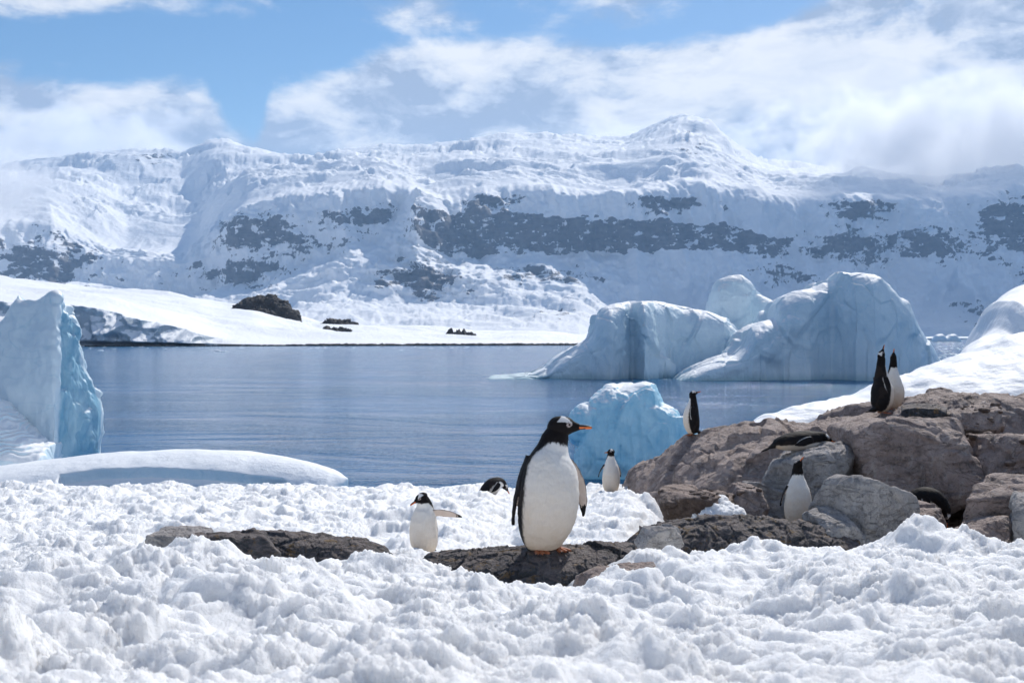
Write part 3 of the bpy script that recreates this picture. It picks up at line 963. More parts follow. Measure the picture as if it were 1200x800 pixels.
    for it in range(1):
        q = V
        u = V[:, 0] / V[:, 1] * F + 600
        st = 1 - np.abs(N[:, 2])
        z = V[:, 2]
        fl = ridged(np.stack([q[:, 0] * 4.5 + 0.15 * z, q[:, 1] * 2.5, q[:, 2] * 0.30], -1), 3, 111)
        # a flowing rib from the summit down to the left, and a shelf line to the right
        ypx = HOR - (V[:, 2] - EYE) / V[:, 1] * F
        rib = curve([(672, 560), (716, 520), (722, 498), (730, 478), (742, 466), (756, 460), (763, 462), (768, 478), (780, 489), (795, 493), (830, 500)], u)
        dd = ypx - rib
        ribh = 0.40 * np.exp(-np.clip(dd, 0, None) / 26.0) * sstep(dd, -2.5, 2.0) * sstep(u, 716, 730)
        hollow = -0.30 * np.exp(-((u - 775) / 12) ** 2 - ((ypx - 472) / 12) ** 2)
        disp = st * sstep(z, 0.1, 0.6) * 0.085 * fl + ribh + hollow + 0.16 * facets(q * 1.1, 113) + 0.05 * facets(q * 3.2, 114) + 0.012 * fbm(q * 9, 3, 115)
        V = V + N * disp[:, None]
    me = mesh_np("iceberg", V, faces)
    tag(obj("iceberg", me, M['berg_blue']), "small vivid blue fluted iceberg floating behind the grey rock ledge", 'iceberg', 'icebergs in the bay')


build_bergs()


def chunk_np(c, r, seed, n=10, m=14, rough=0.35):
    th = np.linspace(0.02, math.pi - 0.02, n)[:, None]
    ph = np.linspace(0, 2 * math.pi, m, endpoint=False)[None]
    d = np.stack([np.sin(th) * np.cos(ph), np.sin(th) * np.sin(ph), np.cos(th) + 0 * ph], -1)
    k = 1 + rough * fbm(d * 1.3 + seed * 3.1, 3, seed) + 0.3 * facets(d * 1.4 + seed, seed)
    P = d * k[..., None] * np.array(r) + np.array(c)
    return P.reshape(-1, 3), grid_faces(n, m, True)


def scatter_mesh(name, items, mat, kind=None, label=None):
    vs, fs, o = [], [], 0
    for V, f in items:
        vs.append(V)
        fs.append(f + o)
        o += len(V)
    me = mesh_np(name, np.concatenate(vs), np.concatenate(fs))
    return tag(obj(name, me, mat), label, kind=kind)


def build_brash():
    rng = np.random.default_rng(5)
    items = []
    for k in range(260):
        u = rng.uniform(1070, 1150)
        Y = np.exp(rng.uniform(math.log(230), math.log(900)))
        s = rng.uniform(0.15, 0.6) * (Y / 400) ** 0.5
        items.append(chunk_np(((u - 600) / F * Y, Y, 0.0), (s * rng.uniform(.8, 2.2), s, s * 0.45), k, 6, 8))
    for k in range(120):
        u = rng.uniform(100, 620)
        Y = rng.uniform(480, 600)
        s = rng.uniform(0.12, 0.42)
        items.append(chunk_np(((u - 600) / F * Y, Y, 0.0), (s * rng.uniform(1, 3), s, s * 0.4), 300 + k, 6, 8))
    for (u, y, s) in ((255, 411.5, .9), (262, 411.8, .6), (118, 411, .7), (470, 410.5, .4)):
        Y = EYE * F / (y - HOR)
        items.append(chunk_np(((u - 600) / F * Y, Y, 0.0), (s * 1.6, s, s * 0.45), int(u), 8, 10))
    scatter_mesh("brash_ice", items, M['floe'], 'stuff', "scattered bits of brash ice floating near the far shore")
    # the dark strip of shore stones under the headland
    items = []
    for k in range(900):
        u = rng.uniform(100, 690)
        Dsh = np.interp(u, [-150, 250, 720], [560, 640, 720])
        a = 0.5 + 0.5 * sstep(np.array(u), 240, 420)
        s = rng.uniform(0.5, 1.5) * a
        Y = Dsh - 3 - rng.uniform(0, 9)
        items.append(chunk_np(((u - 600) / F * Y, Y, 0.15), (s * rng.uniform(1, 2.6), s, s * 0.8), 700 + k, 6, 8))
    scatter_mesh("shore_stones", items, M['rock_far'], 'stuff', "dark stones along the waterline of the headland")


build_brash()


def build_outcrops():
    specs = [
        ([(272, 367), (279, 358), (285, 357), (290, 351.5), (298, 352), (304, 348.5), (311, 349.5), (317, 347.5), (324, 349), (329, 355), (336, 356.5), (340, 362), (347, 365), (352, 376)], 905, 14, "largest dark rock outcrop on the snowy headland"),
        ([(288, 370), (296, 364), (310, 364), (322, 370), (332, 377)], 870, 6, "dark rock rib just below the largest outcrop"),
        ([(340, 386), (346, 381), (358, 382), (368, 386), (378, 391), (384, 393)], 800, 6, "flat dark rock streak in the snow low on the headland"),
        ([(376, 385), (383, 379), (392, 377), (405, 377.5), (418, 379.5), (424, 386), (436, 391)], 830, 8, "dark flat topped outcrop at the low end of the headland"),
        ([(372, 390), (384, 386), (400, 386.5), (412, 390)], 790, 4, "thin dark rock sill below the flat topped outcrop"),
        ([(172, 353), (182, 349), (200, 350.5), (215, 353), (232, 357.5), (240, 360)], 985, 5, "thin dark rock line on the crest of the headland"),
        ([(524, 393), (530, 390.5), (540, 390), (550, 391), (556, 394)], 800, 4, "small dark rock at the far right tip of the headland"),
    ]
    for k, (pts, Y, w, lab) in enumerate(specs):
        zb = (HOR - max(p[1] for p in pts) - 3) / F * Y + EYE
        P = loft(k, pts, Y, w, zb, 120, 60, 0.55, 0.9, None, 1.5, 8)
        me = body_mesh("rock_outcrop", P, lambda P, N, k=k: 4.2 * facets(P / 8.0, 130 + k, 0.06) + 1.6 * facets(P / 2.4, 140 + k) + 1.2 * ridged(P / 5.0, 4, 150 + k), M['rock_far'])
        tag(obj("rock_outcrop", me, M['rock_far']), lab, 'rock', 'rock outcrops on the headland')


build_outcrops()

# ------------------------------------------------------------------ snow slopes on the right, beyond the rocks
def build_right_slope():
    P = loft(20, [(840, 512), (880, 496), (905, 489), (950, 478), (1000, 464), (1050, 446), (1100, 429), (1150, 411), (1200, 394), (1260, 375), (1330, 352), (1420, 330)],
             22.0, [(840, 1.0), (900, 2.4), (1200, 6.5), (1420, 8)], -0.5, 320, 170, 1.25, 1.0, None, 14, 40)
    me = body_mesh("snow_slope", P, lambda P, N: 0.22 * fbm(P * np.array([0.25, 0.25, 0.2]), 4, 201) + 0.045 * fbm(P * np.array([1.6, 1.0, 2.0]), 4, 202) + 0.02 * ridged(P * np.array([0.8, 2.2, 3.0]), 3, 203), M['packed'])
    tag(obj("snow_slope", me, M['packed']), "smooth snow slope rising behind the rocks at the right", kind='structure')
    P = loft(21, [(1132, 420), (1140, 410), (1147, 402), (1160, 392), (1168, 381), (1172, 372), (1171.5, 358), (1174, 350), (1186, 344), (1200, 339), (1260, 320), (1380, 292)],
             48.0, [(1132, 3), (1165, 6), (1200, 9), (1380, 16)], -0.5, 260, 150, 1.35, 1.0, None, 2.5, 10)
    me = body_mesh("snow_mound", P, lambda P, N: 0.40 * fbm(P * 0.12, 3, 205) + 0.04 * fbm(P * 0.8, 4, 206), M['packed'])
    tag(obj("snow_mound", me, M['packed']), "higher snow mound behind the snow slope at the right edge", kind='structure')


build_right_slope()

# ------------------------------------------------------------------ near snow bank
def ground_z(X, Y):
    """height of the snow before its clods, relative to the sea"""
    u = X / Y * F + 600
    b = np.interp(Y, [0.8, 2, 3.5, 6, 7, 8, 11.5, 15, 18, 20, 21.0, 23.5, 27], [-0.50, -0.62, -0.86, -1.20, -1.32, -1.46, -2.02, -2.30, -2.47, -2.60, -2.85, -5.2, -6.0])

    def hump(x, y, h, rx, ry):
        return h * np.exp(-((X - x) / rx) ** 2 - ((Y - y) / ry) ** 2)
    b = b + hump(0.12, 5.85, -0.27, 0.36, 0.55) + hump(0.40, 6.2, -0.10, 0.5, 0.4)
    b = b + hump(-0.05, 7.3, -0.16, 0.9, 0.5)
    b = b + hump(2.85, 8.0, 0.17, 0.28, 0.6) + hump(3.45, 7.9, 0.12, 0.25, 0.5) + hump(1.35, 7.6, 0.05, 0.5, 0.6) + hump(2.0, 7.6, 0.03, 0.5, 0.6)
    b = b + hump(-1.55, 6.0, 0.07, 0.35, 0.5) + hump(-0.45, 6.1, 0.05, 0.35, 0.4) + hump(-2.4, 6.4, 0.05, 0.5, 0.5)
    b = b + hump(-1.2, 4.2, 0.08, 0.7, 0.6) + hump(0.8, 4.6, -0.06, 0.5, 0.6) + hump(1.6, 5.0, 0.06, 0.6, 0.6)
    b = b + hump(-1.6, 6.75, -0.13, 0.85, 0.40)                         # hollow round the left rock
    b = b + hump(1.55, 15.5, 0.20, 0.6, 1.5) + hump(1.2, 13.0, 0.10, 0.7, 1.2)
    # trodden path behind the standing penguins
    b = b - 0.10 * np.exp(-((X + 0.20 - (Y - 12) * 0.05) / 0.30) ** 2) * sstep(Y, 10, 11.5) * (1 - sstep(Y, 17, 19))
    # the bank drops away to the boulders on the right
    drop = sstep(u, 735, 880) * sstep(Y, 8.3, 11.0)
    b = b - 0.20 * sstep(Y, 7.2, 9.0) * (1 - sstep(Y, 12.0, 14.5)) * sstep(u, 380, 460)
    far = sstep(u, 700, 790) * sstep(Y, 12, 16) * 0.0
    b = b - drop * 1.0 - far
    return b


def build_near_snow():
    us = np.linspace(-150, 1350, 1040)
    ys = np.concatenate([np.geomspace(1.05, 9.0, 860)[:-1], np.geomspace(9.0, 21.5, 300), np.linspace(21.6, 26, 24)])
    Y0 = np.repeat(ys[None], len(us), 0).astype(np.float32)
    X0 = ((us[:, None] - 600) / F * Y0).astype(np.float32)
    fade = 1 - sstep(Y0, 20.6, 21.6)
    # warp the clods so that they are not round
    pw = np.stack([X0 * 1.9, Y0 * 1.9, X0 * 0], -1)
    wx, wy = 0.16 * fbm(pw, 4, 301, 0.55), 0.16 * fbm(pw + 7.7, 4, 302, 0.55)
    X, Y = X0 + wx, Y0 + wy
    far = sstep(Y0, 8, 12)
    h = 0.07 * fbm(np.stack([X0 * 1.1, Y0 * 1.1, X * 0], -1), 3, 303)
    h = h + 0.060 * np.abs(fbm(np.stack([X * 2.4, Y * 2.4, X * 0], -1), 4, 304, 0.5)) - 0.03
    for c, amp, seed, thr in ((0.75, 0.14, 310, 0.25), (0.42, 0.18, 311, 0.25), (0.21, 0.22, 312, 0.30), (0.115, 0.24, 313, 0.30)):
        f1, f2, rid = worley2(X / c, Y / c, seed)
        e = np.clip((f2 - f1) / 0.62, 0, 1)
        cap = sstep(e, -0.25, 1.0) * np.clip((rid - thr) / (1 - thr), 0, 1) ** 0.7
        h = h + (cap - 0.30) * c * amp
    Z = EYE + ground_z(X0, Y0) + h * fade
    P = np.stack([X0, Y0, Z], -1)
    # finer crumbs in three dimensions, heaped up and a little forward
    rough = 0.35 + 0.65 * sstep(fbm(np.stack([X0 * 2.2, Y0 * 2.2, X * 0], -1), 3, 330), -0.35, 0.35)
    Dv = np.array([0.0, -0.28, 0.96])
    tot = 0
    for c, amp, seed in ((0.070, 0.32, 321), (0.034, 0.46, 322), (0.020, 0.55, 323)):
        if c > 0.03:
            w = P + 0.35 * c * np.stack([perlin(P / c * 0.7, seed + 40), perlin(P / c * 0.7 + 5.5, seed + 41), perlin(P / c * 0.7 + 9.1, seed + 42)], -1)
            f1, f2, hh, _ = worley3(w / c, seed)
            rr = _u(hh, 9)
            e = np.clip((f2 - f1) / 0.50, 0, 1)
            cap = (1 - (1 - e) ** 2) * rr
        else:
            cap = np.abs(fbm(P / c, 4, seed, 0.65)) * (1 - 0.45 * far)
        tot = tot + cap * c * amp * rough
    P = P + Dv * (tot * fade)[..., None]
    me = mesh_np("snow_bank", P, grid_faces(len(us), len(ys)))
    stain = 0
    for x, y, rx, ry, k in ((0.15, 7.2, 0.9, 0.55, .40), (-0.8, 11.3, 0.7, 0.5, .30), (1.6, 18.0, 0.5, 1.0, .35), (-1.5, 7.35, 1.0, 0.35, .30), (1.35, 9.0, 0.6, 0.8, .30), (-0.2, 14.0, 0.35, 3.0, .22), (3.0, 8.7, 1.2, 0.5, .25)):
        stain = stain + k * np.exp(-((P[..., 0] - x) / rx) ** 2 - ((P[..., 1] - y) / ry) ** 2)
    attr(me, 'stain', stain.ravel())
    tag(obj("snow_bank", me, M['snow']), "lumpy wet white snow covering the foreground down to the water", kind='structure')
    return P


build_near_snow()

# ------------------------------------------------------------------ rocks
def rock_disp(amp, s, seed, strata=0.0, tilt=(0.25, 0.1, 1.0), fine=1.0):
    def d(P, N):
        q = P / s
        w = q + 0.18 * np.stack([perlin(q * 1.3, seed + 1), perlin(q * 1.3 + 4.4, seed + 2), perlin(q * 1.3 + 8.8, seed + 3)], -1)
        r = 0.55 * facets(w * 0.8, seed + 4, 0.07) + 0.36 * facets(w * 2.1, seed + 5, 0.07) + 0.18 * facets(w * 5.0, seed + 6, 0.09)
        r = r + 0.10 * fine * ridged(w * 3.0, 4, seed + 7, 0.55) * 0.5 + 0.045 * fine * fbm(w * 9, 4, seed + 8, 0.6)
        if strata:
            t = w[..., 0] * tilt[0] + w[..., 1] * tilt[1] + w[..., 2] * tilt[2]
            r = r + strata * (np.abs(perlin(np.stack([t * 3.5, t * 0, q[..., 0] * 0.35], -1), seed + 9)) - 0.25)
        return amp * r
    return d


def ledge_rock(name, pts, Y0, w, zb, mat, label, cat, disp, ef=1.1, eb=1.0, n=300, m=150, yshift=None, soft=3, endw=14, group=None):
    P = loft(0, pts, Y0, w, zb, n, m, ef, eb, yshift, soft, endw)
    me = body_mesh(name, P, disp, mat)
    return tag(obj(name, me, mat), label, cat, group)


def boulder(bbox, Y, depth, seed, mat, label, cuts=12, flat=0.0, rough=1.0, group='boulders among the penguins', sub=120, lean=0.0, name="boulder", cat='boulder', round_=30.0):
    """angular boulder: a rounded polyhedron with broken faces, filling a pixel box at depth Y"""
    x0, x1, y0, y1 = bbox
    c = (at(x0, y0, Y) + at(x1, y1, Y)) / 2
    rx, rz = (x1 - x0) / 2 / F * Y, (y1 - y0) / 2 / F * Y
    rng = np.random.default_rng(seed)
    n, m = sub, int(sub * 1.6)
    th = np.linspace(0.004, math.pi - 0.004, n)[:, None]
    ph = np.linspace(0, 2 * math.pi, m, endpoint=False)[None]
    d = np.stack([np.sin(th) * np.cos(ph), np.sin(th) * np.sin(ph), np.cos(th) + 0 * ph], -1)
    # a block with tilted faces, then its corners broken off
    box = np.array([(1, 0, 0), (-1, 0, 0), (0, 1, 0), (0, -1, 0), (0, 0, 1), (0, 0, -1)], float)
    yaw = rng.uniform(-0.6, 0.6)
    box = box @ np.array([(math.cos(yaw), math.sin(yaw), 0), (-math.sin(yaw), math.cos(yaw), 0), (0, 0, 1)])
    ks = np.concatenate([box + rng.normal(size=(6, 3)) * 0.22, rng.normal(size=(cuts, 3))])
    ks /= np.linalg.norm(ks, axis=1, keepdims=True)
    hs = np.concatenate([rng.uniform(0.60, 0.74, 6), rng.uniform(0.72, 0.95, cuts)])
    acc = np.full(d.shape[:2], 0.05)
    for k, h in zip(ks, hs):
        acc = acc + np.clip((d @ k) / h, 0, None) ** round_
    rad = acc ** (-1.0 / round_)
    P = d * rad[..., None]
    # fill the box exactly, whatever the cuts took away
    lo, hi = P.reshape(-1, 3).min(0), P.reshape(-1, 3).max(0)
    P = (P - (lo + hi) / 2) / ((hi - lo) / 2)
    P = P * np.array([rx, depth, rz])
    P[..., 0] += lean * P[..., 2]
    s = max(rx, rz)
    N = grid_normals(P)
    if (N * P).sum() < 0:
        N = -N
    Pw = P + c
    P = P + N * rock_disp(0.22 * s * rough, s * 1.1, seed, 0.16)(Pw, N)[..., None]
    me = mesh_np(name, P, grid_faces(n, m, True))
    o = obj(name, me, mat)
    o.location = c
    return tag(o, label, cat, group)


def build_rocks():
    # earth and scree under the boulders
    xs = np.linspace(0.9, 15, 240)
    ys = np.linspace(10.2, 22, 200)
    X, Y = np.meshgrid(xs, ys, indexing='ij')
    z = np.interp(Y, [10.2, 11.2, 13, 15, 17, 19, 20.5, 22], [-3.2, -2.35, -2.30, -1.95, -1.65, -1.6, -2.6, -5.5])
    u = X / Y * F + 600
    z = z - 1.8 * (1 - sstep(u, 760, 900)) + 0.5 * sstep(u, 1080, 1200) * sstep(Y, 12.5, 15)
    z = z + 0.31 * np.exp(-((X - 3.13) / 0.45) ** 2 - ((Y - 12.45) / 0.4) ** 2) + 0.23 * np.exp(-((X - 4.46) / 0.45) ** 2 - ((Y - 12.4) / 0.4) ** 2)
    P = np.stack([X, Y, EYE + z], -1)
    P[..., 2] += 0.10 * fbm(P * np.array([1.1, 1.1, 0]), 4, 401) + 0.06 * facets(P * np.array([2.4, 2.4, 0]), 402) + 0.03 * fbm(P * 6, 3, 403)
    me = mesh_np("rocky_ground", P, grid_faces(len(xs), len(ys)))
    tag(obj("rocky_ground", me, M['dirt']), "brown guano stained ground between the boulders", kind='structure')

    # the long sloping ledge
    ledge_rock("rock_ledge", [(738, 594), (744, 574), (752, 560), (764, 549), (782, 535), (803, 520), (824, 511), (846, 505), (872, 501), (900, 498), (925, 495), (950, 491), (975, 486), (1000, 483),
                              (1030, 478), (1060, 476), (1100, 474), (1150, 470), (1200, 468), (1300, 466)],
               13.9, [(722, 1.6), (800, 2.6), (900, 3.0), (1300, 3.0)], EYE - 3.0, M['rock_brown'],
               "long sloping grey brown rock ledge running up to the calling pair of penguins", 'rock', rock_disp(0.42, 1.7, 411, 0.34, (-0.50, 0.25, 1.0)), 0.9, 0.9, 520, 300,
               [(722, 2.6), (800, 1.0), (900, 0.0), (1300, 0.0)], 3, 16)
    # top right rock with a dark slab
    ledge_rock("rock_ledge", [(1040, 500), (1052, 480), (1065, 470), (1080, 463), (1098, 458.5), (1130, 459), (1160, 462), (1190, 466), (1230, 468), (1300, 472)],
               14.9, [(1040, .5), (1100, 1.0), (1300, 1.3)], EYE - 2.0, M['rock_brown'],
               "broad rounded brown rock on the skyline right of the calling pair", 'rock', rock_disp(0.20, 0.7, 421, 0.10), 0.7, 0.9, 280, 140, None, 3, 12)
    boulder((1053, 1113, 474, 496), 14.2, 0.30, 431, M['rock_dark'], "flat dark grey slab tucked under the skyline rock", 8, rough=0.7)
    boulder((1096, 1170, 476, 512), 14.4, 0.45, 432, M['rock_brown'], "blocky brown boulder right of the flat dark slab", 10)
    # middle row
    boulder((984, 1146, 486, 592), 13.8, 0.95, 433, M['rock_brown'], "biggest brown boulder with white streaks, in the middle of the boulder pile", 11, rough=0.85, sub=190)
    boulder((890, 1000, 517, 592), 13.75, 0.66, 434, M['rock_grey'], "rounded grey boulder carrying the sleeping penguin", 12, sub=150)
    boulder((846, 900, 568, 618), 12.9, 0.38, 435, M['rock_brown'], "squat brown boulder left of the penguin with its head tipped back", 10)
    boulder((868, 932, 562, 625), 13.5, 0.30, 436, M['rock_grey'], "pale upright rock face behind the penguin with its head tipped back", 9)
    boulder((770, 872, 574, 622), 12.9, 0.55, 437, M['dirt'], "dark brown mound of earthy rock below the long ledge", 14, rough=1.2)
    boulder((1102, 1260, 505, 616), 13.6, 1.0, 438, M['rock_brown'], "big stained brown boulder at the right edge of the picture", 12, sub=170)
    boulder((1150, 1262, 571, 632), 12.8, 0.34, 446, M['rock_brown'], "brown block under the penguin cut off by the right edge", 10)
    # front row
    boulder((944, 1072, 553, 648), 11.75, 0.50, 439, M['rock_grey'], "large smooth blue grey boulder in front, right of the penguin with its head tipped back", 12, rough=0.75, sub=190, lean=0.12)
    boulder((1040, 1108, 590, 644), 11.8, 0.35, 440, M['rock_brown'], "medium boulder between the blue grey boulder and the stooping penguin", 10)
    boulder((1116, 1330, 562, 670), 11.3, 0.6, 441, M['rock_brown'], "long low boulder in front of the stooping penguin", 11, sub=150, lean=-0.3)
    boulder((1176, 1262, 580, 664), 10.7, 0.4, 442, M['rock_grey'], "front boulder cut off by the right edge", 10)
    boulder((1112, 1190, 604, 662), 10.8, 0.35, 443, M['rock_brown'], "low brown boulder at the snow's edge near the right side", 10)
    boulder((946, 1010, 598, 650), 11.3, 0.3, 444, M['rock_grey'], "small flat pale slab at the foot of the blue grey boulder", 8)
    # low front ledge
    ledge_rock("rock_ledge", [(726, 660), (738, 636), (752, 622), (775, 613), (800, 609), (850, 606), (900, 607), (940, 611), (970, 620), (1000, 632), (1030, 650)],
               10.7, 0.55, EYE - 2.4, M['rock_dark'], "low dark lichen stained ledge just behind the snow bank", 'rock', rock_disp(0.16, 0.5, 451, 0.10), 0.8, 0.9, 420, 150, None, 3, 12)
    boulder((742, 800, 612, 646), 10.4, 0.25, 452, M['rock_grey'], "small rounded grey stone at the left end of the low dark ledge", 10)
    # rock under the big penguin
    ledge_rock("rock_ledge", [(486, 668), (500, 650), (520, 645), (545, 642), (575, 642), (610, 641), (650, 640), (690, 639), (720, 640), (745, 643), (765, 650), (790, 668)],
               6.12, [(486, 0.25), (620, 0.42), (790, 0.3)], EYE - 1.75, M['rock_dark'], "dark wet rock with orange lichen under the large penguin's feet", 'rock',
               rock_disp(0.075, 0.26, 461, 0.10), 0.36, 0.9, 460, 200, [(486, 0.3), (640, 0.0), (790, 0.25)], 2, 14)
    boulder((668, 772, 660, 716), 5.95, 0.16, 462, M['rock_brown'], "thin tan stone sloping into the snow below the large penguin's rock", 9, lean=0.9)
    # rocks on the left
    ledge_rock("rock_ledge", [(250, 668), (262, 640), (275, 629), (300, 623), (330, 623), (360, 626), (400, 629), (430, 632), (450, 640), (470, 668)],
               6.95, 0.30, EYE - 1.75, M['rock_dark'], "long dark grey rock poking from the snow left of the small penguin", 'rock', rock_disp(0.075, 0.30, 471, 0.10), 0.6, 0.9, 300, 130, None, 3, 12)
    boulder((172, 250, 622, 668), 7.0, 0.22, 472, M['rock_grey'], "mottled grey stone at the left end of the rocks in the snow", 10)
    boulder((205, 335, 626, 690), 6.85, 0.22, 473, M['rock_dark'], "blue grey stone half buried in the middle of the left rocks", 11)
    boulder((146, 182, 640, 664), 7.0, 0.1, 474, M['dirt'], "tiny brown stone at the far left tip of the rocks in the snow", 9)
    # scree, dropped on what lies below it
    from mathutils.bvhtree import BVHTree
    trees = []
    bpy.context.view_layer.update()
    for o in col.objects:
        if o.type == 'MESH' and o.name.split('.')[0] in ('boulder', 'rock_ledge', 'rocky_ground'):
            mw = o.matrix_world
            trees.append(BVHTree.FromPolygons([mw @ v.co for v in o.data.vertices], [tuple(p.vertices) for p in o.data.polygons]))

    def drop_z(x, y):
        zs = [h[0].z for h in (t.ray_cast(Vector((x, y, 8)), Vector((0, 0, -1))) for t in trees) if h[0] is not None]
        return max(zs) if zs else None
    rng = np.random.default_rng(9)
    items = []
    for k in range(300):
        a = rng.random()
        if a < 0.2:
            u, Y = rng.uniform(1125, 1205), rng.uniform(13.4, 14.6)
        elif a < 0.65:
            u, Y = rng.uniform(1112, 1205), rng.uniform(11.8, 12.8)
        else:
            u, Y = rng.uniform(800, 890), rng.uniform(11.6, 12.9)
        x = (u - 600) / F * Y
        z = drop_z(x, Y)
        if z is None:
            continue
        s = 0.012 + 0.045 * rng.random() ** 2
        items.append(chunk_np((x, Y, z + s * 0.2), (s * rng.uniform(.9, 1.5), s, s * .7), 1000 + k, 6, 8))
    scatter_mesh("rubble", items, M['dirt'], 'stuff', "loose brown rubble between the boulders")


build_rocks()


def snow_heap(bbox, Y, depth, seed, label):
    x0, x1, y0, y1 = bbox
    P = loft(0, [(x0, y1), ((x0 * 3 + x1) / 4, (y0 * 2 + y1) / 3), ((x0 + x1) / 2, y0), ((x0 + 3 * x1) / 4, (y0 * 2 + y1) / 3), (x1, y1)], Y, depth, EYE + (HOR - y1 - 4) / F * Y, 150, 110, 0.9, 0.9, None, 6, 14)

    def d(P, N):
        r = 0
        for c, a in ((0.22, 0.3), (0.10, 0.34), (0.05, 0.36)):
            f1, f2, hh, _ = worley3(P / c, seed)
            r = r + c * a * np.sqrt(np.clip(1 - (f1 / 0.7) ** 2, 0, 1))
        return r + 0.01 * fbm(P / 0.03, 3, seed)
    me = body_mesh("snow_patch", P, d, M['snow'])
    tag(obj("snow_patch", me, M['snow']), label, kind='structure')


snow_heap((806, 878, 588, 622), 12.2, 0.35, 481, "small heap of snow lodged below the long rock ledge")

# ------------------------------------------------------------------ penguins
BLACK = np.array([0.012, 0.011, 0.012])
BROWNBLACK = np.array([0.050, 0.036, 0.028])
HEADC = np.array([0.009, 0.0075, 0.0075])
WHITE = np.array([0.74, 0.73, 0.705])
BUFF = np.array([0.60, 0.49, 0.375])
PINK = np.array([0.62, 0.50, 0.42])
ORANGE = np.array([0.72, 0.165, 0.028])


def catmull(pts, n):
    P = np.array(pts, float)
    k = np.linspace(0, len(P) - 1, n)
    i = np.clip(k.astype(int), 0, len(P) - 2)
    f = (k - i)[:, None]
    p0, p1, p2, p3 = P[np.maximum(i - 1, 0)], P[i], P[i + 1], P[np.minimum(i + 2, len(P) - 1)]
    return 0.5 * (2 * p1 + (-p0 + p2) * f + (2 * p0 - 5 * p1 + 4 * p2 - p3) * f * f + (-p0 + 3 * p1 - 3 * p2 + p3) * f ** 3)


def tube_shell(ctrl, side, n=60, m=40):
    """Closed shell along a spine. ctrl rows: x, y, z, half width (along side), half depth (belly-back). Returns V, faces, t, phi (0 = belly)"""
    C = catmull(ctrl, n)
    p = C[:, :3]
    T = np.gradient(p, axis=0)
    T /= np.linalg.norm(T, axis=1, keepdims=True) + 1e-9
    S = np.repeat(np.array(side, float)[None], n, 0)
    S = S - (S * T).sum(1, keepdims=True) * T
    S /= np.linalg.norm(S, axis=1, keepdims=True)
    B = np.cross(T, S)                       # belly direction
    ph = np.linspace(0, 2 * math.pi, m, endpoint=False)
    rx, ry = np.maximum(C[:, 3], 0.002), np.maximum(C[:, 4], 0.002)
    V = p[:, None] + S[:, None] * (rx[:, None] * np.sin(ph)[None])[..., None] + B[:, None] * (ry[:, None] * np.cos(ph)[None])[..., None]
    f = [tuple(int(x) for x in q) for q in grid_faces(n, m, True)]
    f += [tuple(range(m))[::-1], tuple((n - 1) * m + j for j in range(m))]
    t = np.repeat(np.linspace(0, 1, n)[:, None], m, 1)
    phi = np.repeat(((ph + math.pi) % (2 * math.pi) - math.pi)[None], n, 0)
    return V.reshape(-1, 3), f, t.ravel(), phi.ravel()


def head_frame(fwd, up=(0, 0, 1)):
    f = np.array(fwd, float)
    f /= np.linalg.norm(f)
    u = np.array(up, float)
    u = u - (u @ f) * f
    u /= np.linalg.norm(u)
    s = np.cross(f, u)
    return f, s, u


def simple_mesh(name, shells, cols, mat, parent, subsurf=0):
    vs, fs, cs, o = [], [], [], 0
    for (V, f), c in zip(shells, cols):
        vs.append(V)
        fs += [tuple(int(i) + o for i in q) for q in f]
        o += len(V)
        cs.append(c if np.ndim(c) == 2 else np.repeat(np.array(c, float)[None], len(V), 0))
    me = mesh_np(name, np.concatenate(vs), fs)
    colattr(me, 'col', np.concatenate(cs))
    return obj(name, me, mat, parent)


def ell_shell(c, fr, r, n=14, m=18):
    th = np.linspace(0.02, math.pi - 0.02, n)[:, None]
    ph = np.linspace(0, 2 * math.pi, m, endpoint=False)[None]
    d = np.stack([np.sin(th) * np.cos(ph) * r[0], np.sin(th) * np.sin(ph) * r[1], np.cos(th) * r[2] + 0 * ph], -1).reshape(-1, 3)
    V = np.array(c) + d[:, :1] * fr[0] + d[:, 1:2] * fr[1] + d[:, 2:3] * fr[2]
    return V, [tuple(int(x) for x in q) for q in grid_faces(n, m, True)] + [tuple(range(m)), tuple((n - 1) * m + j for j in range(m))]


STAND = [(0, -0.035, 0.028, 0.045, 0.040), (0, -0.03, 0.045, 0.085, 0.080), (0, -0.012, 0.10, 0.118, 0.108), (0, 0.008, 0.20, 0.138, 0.132), (0, 0.014, 0.31, 0.137, 0.130),
         (0, 0.006, 0.41, 0.120, 0.112), (0, -0.008, 0.49, 0.095, 0.088), (0, -0.014, 0.545, 0.072, 0.068), (0, -0.012, 0.60, 0.058, 0.058), (0, -0.006, 0.645, 0.050, 0.052), (0, 0.0, 0.675, 0.030, 0.034)]


